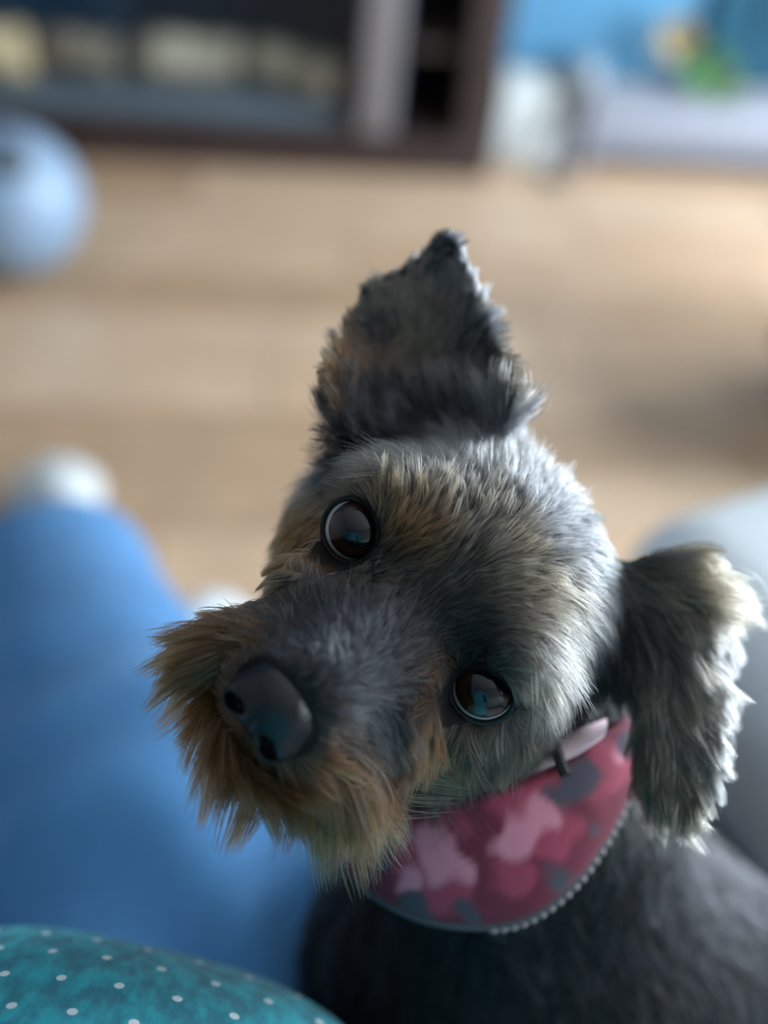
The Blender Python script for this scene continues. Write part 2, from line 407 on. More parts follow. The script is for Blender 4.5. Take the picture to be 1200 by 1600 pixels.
# --- flowering sprig standing on the heater
def sprig():
    base = room(0.965, ROOM_BACK - 0.075, 0.166)
    t = empty('flower_sprig', base, ROOM_YAW)
    tag(t, 'leafy green sprig with a pale yellow bloom against the blue wall', 'plant')
    mg = mat('leaf_green', (0.12, 0.34, 0.10), 0.5, noise=20, noise_col=(0.18, 0.42, 0.16)); ml = mat('pale_leaf', (0.28, 0.48, 0.26), 0.5)
    stem = [Vector((0.02, 0.02, 0)), Vector((0.012, 0.02, 0.03)), Vector((-0.025, 0.022, 0.07)), Vector((-0.065, 0.022, 0.105)), Vector((-0.095, 0.02, 0.13))]
    obj('stem', bm_tube(stem, [0.006, 0.005, 0.004, 0.004, 0.004], 8), mg, t)
    def leaf(p, d, L, w, m):
        d = Vector(d).normalized(); s = d.cross(Vector((0, -1, 0.25))).normalized(); n = s.cross(d)
        bm = bmesh.new(); prev = None
        for i in range(7):
            u = i / 6; ww = w * math.sin(math.pi * min(0.04 + u * 0.96, 0.99)) ** 0.7
            c = Vector(p) + d * L * u - n * 0.25 * L * u * u
            row = [bm.verts.new(c - s * ww + n * ww * 0.4), bm.verts.new(c), bm.verts.new(c + s * ww + n * ww * 0.4)]
            if prev:
                for k in range(2): bm.faces.new((prev[k], prev[k + 1], row[k + 1], row[k]))
            prev = row
        bmesh.ops.solidify(bm, geom=list(bm.faces), thickness=0.0015)
        smooth(obj('leaf', bm, m, t))
    leaf((0.018, 0.018, 0.005), (0.75, -0.5, 0.35), 0.09, 0.020, ml)
    leaf((0.016, 0.018, 0.015), (0.5, -0.5, 0.8), 0.085, 0.020, ml)
    leaf((0.012, 0.018, 0.03), (0.2, -0.7, 0.7), 0.08, 0.020, ml)
    leaf((0.012, 0.02, 0.03), (-0.5, -0.7, 0.1), 0.07, 0.018, mg)
    leaf((-0.02, 0.022, 0.065), (0.5, -0.5, 0.7), 0.075, 0.018, mg)
    leaf((-0.025, 0.022, 0.07), (-0.4, -0.8, -0.1), 0.07, 0.018, mg)
    leaf((-0.045, 0.022, 0.088), (0.5, -0.7, 0.4), 0.06, 0.016, mg)
    bloom = empty('bloom', stem[-1]); bloom.parent = t
    mp = mat('pale_yellow_petal', (0.58, 0.47, 0.27), 0.6)
    for k in range(10):
        an = k * 2 * math.pi / 10; ti = 0.75 if k % 2 else 0.35
        bm = bmesh.new(); prev = None
        d = Vector((math.cos(an) * math.cos(ti), -math.sin(ti) - 0.2, math.sin(an) * math.cos(ti))).normalized(); s = d.cross(Vector((0, -1, 0.01))).normalized()
        for i in range(5):
            u = i / 4; ww = 0.017 * math.sin(math.pi * (0.12 + 0.8 * u))
            c = d * 0.062 * u
            r = [bm.verts.new(c - s * ww), bm.verts.new(c + s * ww)]
            if prev: bm.faces.new((prev[0], prev[1], r[1], r[0]))
            prev = r
        bmesh.ops.solidify(bm, geom=list(bm.faces), thickness=0.001)
        obj('petal', bm, mp, bloom)
    bm = bmesh.new(); bmesh.ops.create_icosphere(bm, subdivisions=2, radius=0.014)
    smooth(obj('flower_eye', bm, mat('flower_eye', (0.40, 0.30, 0.10), 0.8), bloom))
sprig()

# --- dark footstool beyond the sofa arm
def footstool():
    t = empty('footstool', (0.87, 1.60, 0), math.radians(20))
    tag(t, 'dark charcoal footstool standing on the floor beyond the sofa arm', 'footstool')
    m = mat('charcoal_fabric', (0.028, 0.028, 0.030), 0.9, bump=0.3, bump_scale=200)
    obj('cushion', bm_box((-0.2, -0.2, 0.26), (0.2, 0.2, 0.38), 0.035, 4), m, t)
    obj('box_base', bm_box((-0.19, -0.19, 0.07), (0.19, 0.19, 0.26), 0.01), m, t)
    for sx in (-1, 1):
        for sy in (-1, 1):
            l = obj('leg', bm_lathe([(0.013, 0.0), (0.02, 0.06), (0.02, 0.072)], 12), mat('black_wood', (0.015, 0.012, 0.01), 0.4), t); l.location = (sx * 0.15, sy * 0.15, 0)
footstool()

# ------------------------------------------------------------------ the sofa
SOFA_YAW = math.radians(30)
SEAT_Z = 0.45
def sofa():
    t = empty('sofa', (0, 0, 0), SOFA_YAW)
    tag(t, 'light grey fabric sofa with a padded arm beside the dog', 'sofa')
    m = mat('grey_sofa_fabric', (0.68, 0.71, 0.73), 0.9, noise=160, noise_col=(0.74, 0.765, 0.78), bump=0.35, bump_scale=700, sheen=0.15)
    # local: x to the right (u), y to the front (v)
    obj('base', bm_box((-1.55, -0.55, 0.08), (0.74, 0.36, 0.29), 0.015, 3), m, t)
    for x0, x1 in ((-1.50, -0.52), (-0.515, 0.465)):
        smooth(obj('seat_cushion', bm_box((x0, -0.42, 0.29), (x1, 0.40, SEAT_Z), 0.05, 5), m, t))
        smooth(obj('back_cushion', bm_box((x0, -0.62, SEAT_Z), (x1, -0.42, 0.95), 0.07, 5), m, t))
    obj('back_frame', bm_box((-1.55, -0.78, 0.08), (0.74, -0.60, 0.85), 0.03, 3), m, t)
    # padded arm: a panel below and a fat rounded pad on top that overhangs the seat
    obj('arm_panel', bm_box((0.475, -0.6, 0.08), (0.73, 0.40, 0.52), 0.02, 3), m, t)
    smooth(obj('arm_pad', bm_box((0.415, -0.6, 0.47), (0.80, 0.43, 0.635), 0.06, 6), m, t))
    for x in (-1.45, 0.64):
        for y in (-0.68, 0.28):
            l = obj('leg', bm_lathe([(0.018, 0.0), (0.026, 0.08), (0.026, 0.09)], 14), mat('black_wood', (0.015, 0.012, 0.01), 0.4), t); l.location = (x, y, 0)
sofa()

# ------------------------------------------------------------------ the person
def person():
    t = empty('person', (-0.24, 0.55, 0.0))
    tag(t, 'person in blue jeans and teal dotted shirt sitting beside the dog', 'person')
    off = np.array([-0.24, 0.55, 0.0])
    HR, KR, AR_ = (0.008, 0.03, 0.555), (-0.232, 0.575, 0.485), (-0.375, 0.985, 0.115)
    HL, KL, AL_ = (-0.24, -0.02, 0.545), (-0.52, 0.46, 0.50), (-0.62, 0.78, 0.11)
    def jeans(p):
        MR = (-0.105, 0.335, 0.535)
        d = smin(cap(p, HR, MR, 0.118, 0.098), cap(p, MR, KR, 0.098, 0.066), 0.02); d = smin(d, cap(p, KR, AR_, 0.064, 0.046), 0.02)
        d = smin(d, cap(p, HL, KL, 0.108, 0.070), 0.03); d = smin(d, cap(p, KL, AL_, 0.066, 0.048), 0.02)
        d = smin(d, ell(p, (-0.13, -0.10, 0.57), (0.20, 0.15, 0.125)), 0.05)
        # soft folds across the lap and thigh
        q = p[..., 0] * 0.55 + p[..., 1]
        w = np.exp(-((p[..., 1] - 0.30) / 0.16) ** 2)
        d = d + 0.0035 * w * np.sin(q * 62 + 5 * np.sin(p[..., 0] * 18)) + 0.002 * np.sin(p[..., 0] * 45 + p[..., 1] * 21)
        # flattened where the thighs rest on the seat
        return smax(d, np.minimum(SEAT_Z + 0.003 - p[..., 2], 0.42 - (-0.5 * p[..., 0] + 0.866 * p[..., 1])), 0.012)
    global jeans_sdf
    jeans_sdf = jeans
    v, f = sdf_mesh(jeans, (-0.78, -0.32, 0.02), (0.10, 1.12, 0.74), 0.012)
    m = mat('blue_denim', (0.045, 0.175, 0.38), 0.85, noise=25, noise_col=(0.055, 0.205, 0.43), bump=0.4, bump_scale=500, sheen=0.12)
    mesh_obj('jeans', v - off, f, m, t)
    CH, BE = (-0.20, -0.30, 0.98), (-0.075, 0.035, 0.675)
    def shirt(p):
        d = cap(p, BE, CH, 0.168, 0.15)
        d = smin(d, ell(p, (-0.20, -0.07, 0.63), (0.20, 0.14, 0.10)), 0.06)
        d = smin(d, ell(p, (-0.24, -0.33, 1.06), (0.21, 0.12, 0.15)), 0.06)
        d = smin(d, cap(p, (-0.02, -0.33, 1.10), (0.10, -0.28, 0.86), 0.07, 0.06), 0.03)
        d = smin(d, cap(p, (-0.45, -0.33, 1.10), (-0.56, -0.24, 0.86), 0.07, 0.06), 0.03)
        return d + 0.002 * np.sin(p[..., 0] * 55 + 9 * p[..., 1]) * np.cos(p[..., 2] * 30)
    v, f = sdf_mesh(shirt, (-0.72, -0.56, 0.48), (0.24, 0.26, 1.34), 0.012)
    ms = bpy.data.materials.new('teal_dotted_knit'); ms.use_nodes = True
    nt = ms.node_tree; L = nt.links; bs = nt.nodes['Principled BSDF']; bs.inputs['Roughness'].default_value = 0.8; bs.inputs['Sheen Weight'].default_value = 0.1
    tc = nt.nodes.new('ShaderNodeTexCoord')
    def N(t_, **k):
        n = nt.nodes.new(t_)
        for a_, b_ in k.items(): setattr(n, a_, b_)
        return n
    noise = N('ShaderNodeTexNoise'); noise.inputs['Scale'].default_value = 170; noise.inputs['Detail'].default_value = 3
    mp0 = N('ShaderNodeMapping'); mp0.inputs['Scale'].default_value = (1, 0.35, 0.6); L.new(tc.outputs['Object'], mp0.inputs[0]); L.new(mp0.outputs[0], noise.inputs['Vector'])
    rp = N('ShaderNodeValToRGB'); rp.color_ramp.elements[0].position = 0.38; rp.color_ramp.elements[1].position = 0.62
    rp.color_ramp.elements[0].color = (0.0, 0.165, 0.225, 1); rp.color_ramp.elements[1].color = (0.0, 0.33, 0.40, 1)
    L.new(noise.outputs[0], rp.inputs[0])
    masks = []
    for sh in (0.0, 0.5):
        mp = N('ShaderNodeMapping'); mp.inputs['Scale'].default_value = (62, 36, 0); mp.inputs['Location'].default_value = (sh + 0.15, sh + 0.1, 0)
        L.new(tc.outputs['Object'], mp.inputs[0])
        fr = N('ShaderNodeVectorMath', operation='FRACTION'); L.new(mp.outputs[0], fr.inputs[0])
        sb = N('ShaderNodeVectorMath', operation='SUBTRACT'); L.new(fr.outputs[0], sb.inputs[0]); sb.inputs[1].default_value = (0.5, 0.5, 0)
        ml = N('ShaderNodeVectorMath', operation='MULTIPLY'); L.new(sb.outputs[0], ml.inputs[0]); ml.inputs[1].default_value = (1 / 62, 1 / 36, 0)
        ln = N('ShaderNodeVectorMath', operation='LENGTH'); L.new(ml.outputs[0], ln.inputs[0])
        lt = N('ShaderNodeMath', operation='LESS_THAN'); L.new(ln.outputs['Value'], lt.inputs[0]); lt.inputs[1].default_value = 0.0014
        masks.append(lt)
    mx = N('ShaderNodeMath', operation='MAXIMUM'); L.new(masks[0].outputs[0], mx.inputs[0]); L.new(masks[1].outputs[0], mx.inputs[1])
    mix = N('ShaderNodeMix', data_type='RGBA'); L.new(mx.outputs[0], mix.inputs[0]); L.new(rp.outputs[0], mix.inputs[6]); mix.inputs[7].default_value = (0.62, 0.70, 0.72, 1)
    L.new(mix.outputs[2], bs.inputs['Base Color'])
    bp = N('ShaderNodeBump'); bp.inputs['Strength'].default_value = 0.5; bp.inputs['Distance'].default_value = 0.002; L.new(noise.outputs[0], bp.inputs['Height']); L.new(bp.outputs[0], bs.inputs['Normal'])
    mesh_obj('shirt', v - off, f, ms, t)
    msock = mat('white_sock_knit', (0.60, 0.62, 0.62), 0.9, bump=0.5, bump_scale=400)
    for A, toe in ((AR_, (-0.455, 1.165, 0.042)), (AL_, (-0.68, 0.98, 0.042))):
        A = np.array(A); toe = np.array(toe); heel = np.array([A[0] + 0.02, A[1] - 0.04, 0.042])
        def sock(p):
            d = cap(p, A + np.array([0.03, -0.09, 0.09]), A, 0.040, 0.040)
            d = smin(d, cap(p, A, heel, 0.038, 0.040), 0.02)
            d = smin(d, cap(p, heel + [0, 0.01, 0], toe, 0.038, 0.036), 0.03)
            d = smin(d, cap(p, A, toe, 0.042, 0.024), 0.03)
            d = smin(d, cap(p, toe + [-0.03, -0.02, -0.004], toe + [0.03, 0.0, -0.004], 0.032, 0.036), 0.03)
            return smax(d, -p[..., 2] + 0.002, 0.01)
        lo = np.minimum(np.minimum(A, toe), heel) - 0.12; hi = np.maximum(np.maximum(A, toe), heel) + 0.12; lo[2] = -0.012
        v, f = sdf_mesh(sock, lo, hi, 0.007)
        mesh_obj('sock', v - off, f, msock, t)
person()

# --- pale slipper on the floor
def slipper():
    p0 = np.array([-0.205, 0.875, 0.0])
    t = empty('slipper', tuple(p0), math.radians(-10))
    tag(t, 'pale blue-white slipper lying on the floor beside the jeans', 'slipper')
    def sole(p):
        d = cap(p, (0, -0.09, 0.012), (0.005, 0.07, 0.012), 0.036, 0.046)
        return smax(d, np.abs(p[..., 2] - 0.012) - 0.011, 0.004)
    v, f = sdf_mesh(sole, (-0.07, -0.15, -0.012), (0.08, 0.14, 0.06), 0.006)
    mesh_obj('sole', v, f, mat('slipper_sole', (0.55, 0.58, 0.60), 0.8), t)
    def upper(p):
        d = cap(p, (0, -0.085, 0.035), (0.005, 0.07, 0.035), 0.040, 0.046)
        d = smin(d, ell(p, (0, 0.02, 0.05), (0.045, 0.08, 0.045)), 0.02)
        inner = smin(cap(p, (0, -0.085, 0.045), (0.005, 0.06, 0.04), 0.032, 0.036), ell(p, (0, -0.055, 0.09), (0.036, 0.06, 0.06)), 0.01)
        d = smax(d, -inner, 0.006)
        return smax(d, -(p[..., 2] - 0.021), 0.004)
    v, f = sdf_mesh(upper, (-0.08, -0.16, 0.0), (0.09, 0.15, 0.14), 0.005)
    mesh_obj('upper', v, f, mat('pale_plush', (0.66, 0.74, 0.80), 0.95, bump=0.6, bump_scale=300), t)
slipper()
# ------------------------------------------------------------------ the dog
# head frame: x = the dog's right, y = forward along the muzzle, z = up; origin midway between the eyes (metres)
LM3 = np.array([(0.0282, 0.001, 0), (-0.0282, 0.001, 0), (0.0, 0.052, -0.018), (0.040, -0.045, 0.040), (-0.040, -0.045, 0.040)])
LM2 = np.array([(553, 826), (748, 1084), (418, 1112), (648, 650), (975, 950)], float)
LMW = np.array([3, 3, 1.2, 0.12, 0.12])
def rotvec(w):
    th = np.linalg.norm(w) + 1e-12; k = w / th
    K = np.array([[0, -k[2], k[1]], [k[2], 0, -k[0]], [-k[1], k[0], 0]])
    return np.eye(3) + math.sin(th) * K + (1 - math.cos(th)) * K @ K
def _fit():
    s, c = math.sin(0.5), math.cos(0.5)
    R0 = R3 @ np.array([(-0.6, 0.8, 0), (-0.8 * s, -0.6 * s, c), (0.8 * c, 0.6 * c, s)]).T
    R0[:, 2] = np.cross(R0[:, 0], R0[:, 1])
    o0 = px(650, 955, 0.306)
    def res(x):
        P = (LM3 @ (rotvec(x[:3]) @ R0).T) + o0 + x[3:] * 0.1
        return ((to_px(P)[:, :2] - LM2) * LMW[:, None] / 100).ravel()
    x = np.zeros(6)
    for _ in range(40):
        r = res(x); J = np.stack([(res(x + d) - r) / 1e-5 for d in np.eye(6) * 1e-5], 1)
        x = x - np.linalg.solve(J.T @ J + 1e-4 * np.eye(6), J.T @ r)
    return rotvec(x[:3]) @ R0, o0 + x[3:] * 0.1
RH, OH = _fit()
def hw(p): return np.asarray(p, float) @ RH.T + OH      # head -> world
def wh(p): return (p - OH) @ RH                          # world -> head

EYE_C = [np.array([0.0275, -0.0005, 0.0]), np.array([-0.0275, -0.0035, 0.0])]
EYE_R = 0.0092
NOSE_C = np.array([0, 0.0465, -0.0205])
# right ear, pricked: spokes of a cupped sheet, from the base to the rim
EAR_UP = [((545, 690, .343), (503, 585, .338)), ((560, 690, .349), (535, 530, .348)), ((595, 690, .354), (572, 452, .358)), ((635, 690, .357), (632, 425, .362)),
          ((675, 690, .358), (694, 362, .362)), ((710, 690, .357), (722, 400, .358)), ((740, 690, .354), (757, 490, .352)), ((765, 690, .349), (786, 560, .344)), ((775, 690, .345), (800, 612, .337))]
# left ear, hanging: from the fold down to the rim
EAR_DN = [((1000, 905, .352), (1015, 1215, .338)), ((1030, 893, .350), (1043, 1250, .335)), ((1062, 893, .349), (1075, 1258, .335)), ((1082, 920, .350), (1090, 1215, .336)), ((1098, 965, .352), (1104, 1150, .339)),
          ((935, 905, .352), (1035, 895, .350)), ((930, 960, .352), (1010, 985, .347)), ((935, 1030, .352), (1005, 1070, .346))]
S = 0.001
def head_sdf(p):
    q = wh(p) / S
    qa = q.copy(); qa[..., 0] = np.abs(qa[..., 0])
    d = ell(q, (0, -29, 7), (35, 34, 25))
    d = smin(d, ell(qa, (23, -10, 11), (17, 15, 11)), 10)                  # brows
    d = smin(d, ell(qa, (27, -24, -20), (21, 25, 22)), 14)                 # cheeks
    d = smin(d, ell(qa, (19, 9, -13), (12, 17, 12)), 9)                    # fullness under the eyes
    d = smin(d, cap(q, (0, -10, -6), (0, 38, -15), 17, 12), 12)            # bridge
    d = smin(d, cap(q, (0, 0, -20), (0, 36, -23), 21, 15), 10)             # muzzle
    d = smin(d, ell(qa, (12, 30, -26), (13, 15, 12)), 7)                   # lips
    d = smin(d, cap(q, (0, 0, -34), (0, 31, -38), 13, 11), 7)              # chin
    for c in EYE_C:                                                         # eye sockets with a raised lid rim
        d = smin(d, np.sqrt((((q - c / S) - np.array([0, 1.0, 0])) ** 2).sum(-1)) - 10.6, 4)
        ax = np.array([(0.10 if c[0] > 0 else 0.30) * np.sign(c[0]), 0.92, 0.14]); ax /= np.linalg.norm(ax)
        d = smax(d, -(np.sqrt(((q - c / S) ** 2).sum(-1)) - 9.5), 1.2)
        d = smax(d, -cap(q, c / S + ax * 4, c / S + ax * 30, 8.4, 11), 1.5)
    return d * S
NECK_A = hw((0, -0.050, -0.010))
CHEST = px(832, 1620, 0.520) 
def body_sdf(p):
    d = cap(p, NECK_A, CHEST + [0, 0.01, 0.06], 0.040, 0.062)
    d = smin(d, ell(p, CHEST, (0.088, 0.085, 0.115)), 0.05)
    d = smin(d, cap(p, px(1120, 1560, .50), CHEST + [0.02, 0.05, -0.02], 0.045, 0.06), 0.05)     # shoulder
    d = smin(d, cap(p, px(640, 1490, .478), CHEST + [-0.02, 0.05, 0.0], 0.040, 0.06), 0.05)
    RUMP = np.array([CHEST[0] + 0.020, CHEST[1] + 0.15, SEAT_Z + 0.085])
    d = smin(d, cap(p, CHEST + [0.0, 0.03, 0.0], RUMP, 0.082, 0.078), 0.05)
    for sx in (-1, 1):
        sh = CHEST + [sx * 0.055 + 0.01, -0.015, -0.07]; pw = np.array([sh[0], sh[1] - 0.01, SEAT_Z + 0.016])
        d = smin(d, cap(p, sh, pw, 0.032, 0.018), 0.03); d = smin(d, cap(p, pw, pw + [0, -0.028, 0], 0.017, 0.015), 0.012)
        th = RUMP + [sx * 0.055, -0.02, -0.01]; kn = RUMP + [sx * 0.085, -0.09, -0.03]; hk = np.array([RUMP[0] + sx * 0.08, RUMP[1] - 0.03, SEAT_Z + 0.02])
        ft = np.array([RUMP[0] + sx * 0.085, RUMP[1] - 0.12, SEAT_Z + 0.016])
        d = smin(d, cap(p, th, kn, 0.055, 0.036), 0.03); d = smin(d, cap(p, kn, hk, 0.028, 0.018), 0.02); d = smin(d, cap(p, hk, ft, 0.017, 0.016), 0.015)
    d = smin(d, cap(p, RUMP + [0, 0.07, 0], RUMP + [0.05, 0.13, 0.03], 0.018, 0.012), 0.03)
    d = smax(d, 0.003 - jeans_sdf(p), 0.008)             # pressed against the leg beside it
    return smax(d, SEAT_Z + 0.002 - p[..., 2], 0.006)
def dense(sp, n):
    A0 = np.array([px(*a) for a, b in sp]); B0 = np.array([px(*b) for a, b in sp]); t_ = np.linspace(0, len(sp) - 1, n); i_ = np.minimum(t_.astype(int), len(sp) - 2); u_ = (t_ - i_)[:, None]
    return list(zip(A0[i_] * (1 - u_) + A0[i_ + 1] * u_, B0[i_] * (1 - u_) + B0[i_ + 1] * u_))
_eu = dense(EAR_UP, 26); _ed = dense(EAR_DN[:5], 12) + dense(EAR_DN[5:], 7)
def ears_sdf(p):
    d = None
    for i, (a, b) in enumerate(_eu):
        e = cap(p, a, b, 0.0034, 0.0018); d = e if d is None else smin(d, e, 0.002)
    g = None
    for a, b in _ed:
        e = cap(p, a, b, 0.0042, 0.0034); g = e if g is None else smin(g, e, 0.003)
    return d, g
def dog_sdf(p):
    eu, ed = ears_sdf(p)
    d = smin(head_sdf(p), body_sdf(p), 0.02)
    d = smin(d, eu, 0.008)
    return smin(d, ed, 0.008)

dog = empty('dog', (CHEST[0], CHEST[1] + 0.05, SEAT_Z))
tag(dog, 'small black, tan and silver terrier sitting on the sofa, head tilted upward', 'dog')
DOFF = np.array(dog.location)
dv, df = sdf_mesh(dog_sdf, (CHEST[0] - 0.20, CHEST[1] - 0.17, SEAT_Z - 0.02), (CHEST[0] + 0.25, CHEST[1] + 0.38, 1.02), 0.0030)
skin = bpy.data.materials.new('dog_skin'); skin.use_nodes = True
_b = skin.node_tree.nodes['Principled BSDF']; _b.inputs['Roughness'].default_value = 0.8; _b.inputs['Specular IOR Level'].default_value = 0.2
_a = skin.node_tree.nodes.new('ShaderNodeAttribute'); _a.attribute_name = 'coat'
skin.node_tree.links.new(_a.outputs['Color'], _b.inputs['Base Color'])
dog_body = mesh_obj('body', dv - DOFF, df, skin, dog)
dn = sdf_grad(dog_sdf, dv, 0.001)

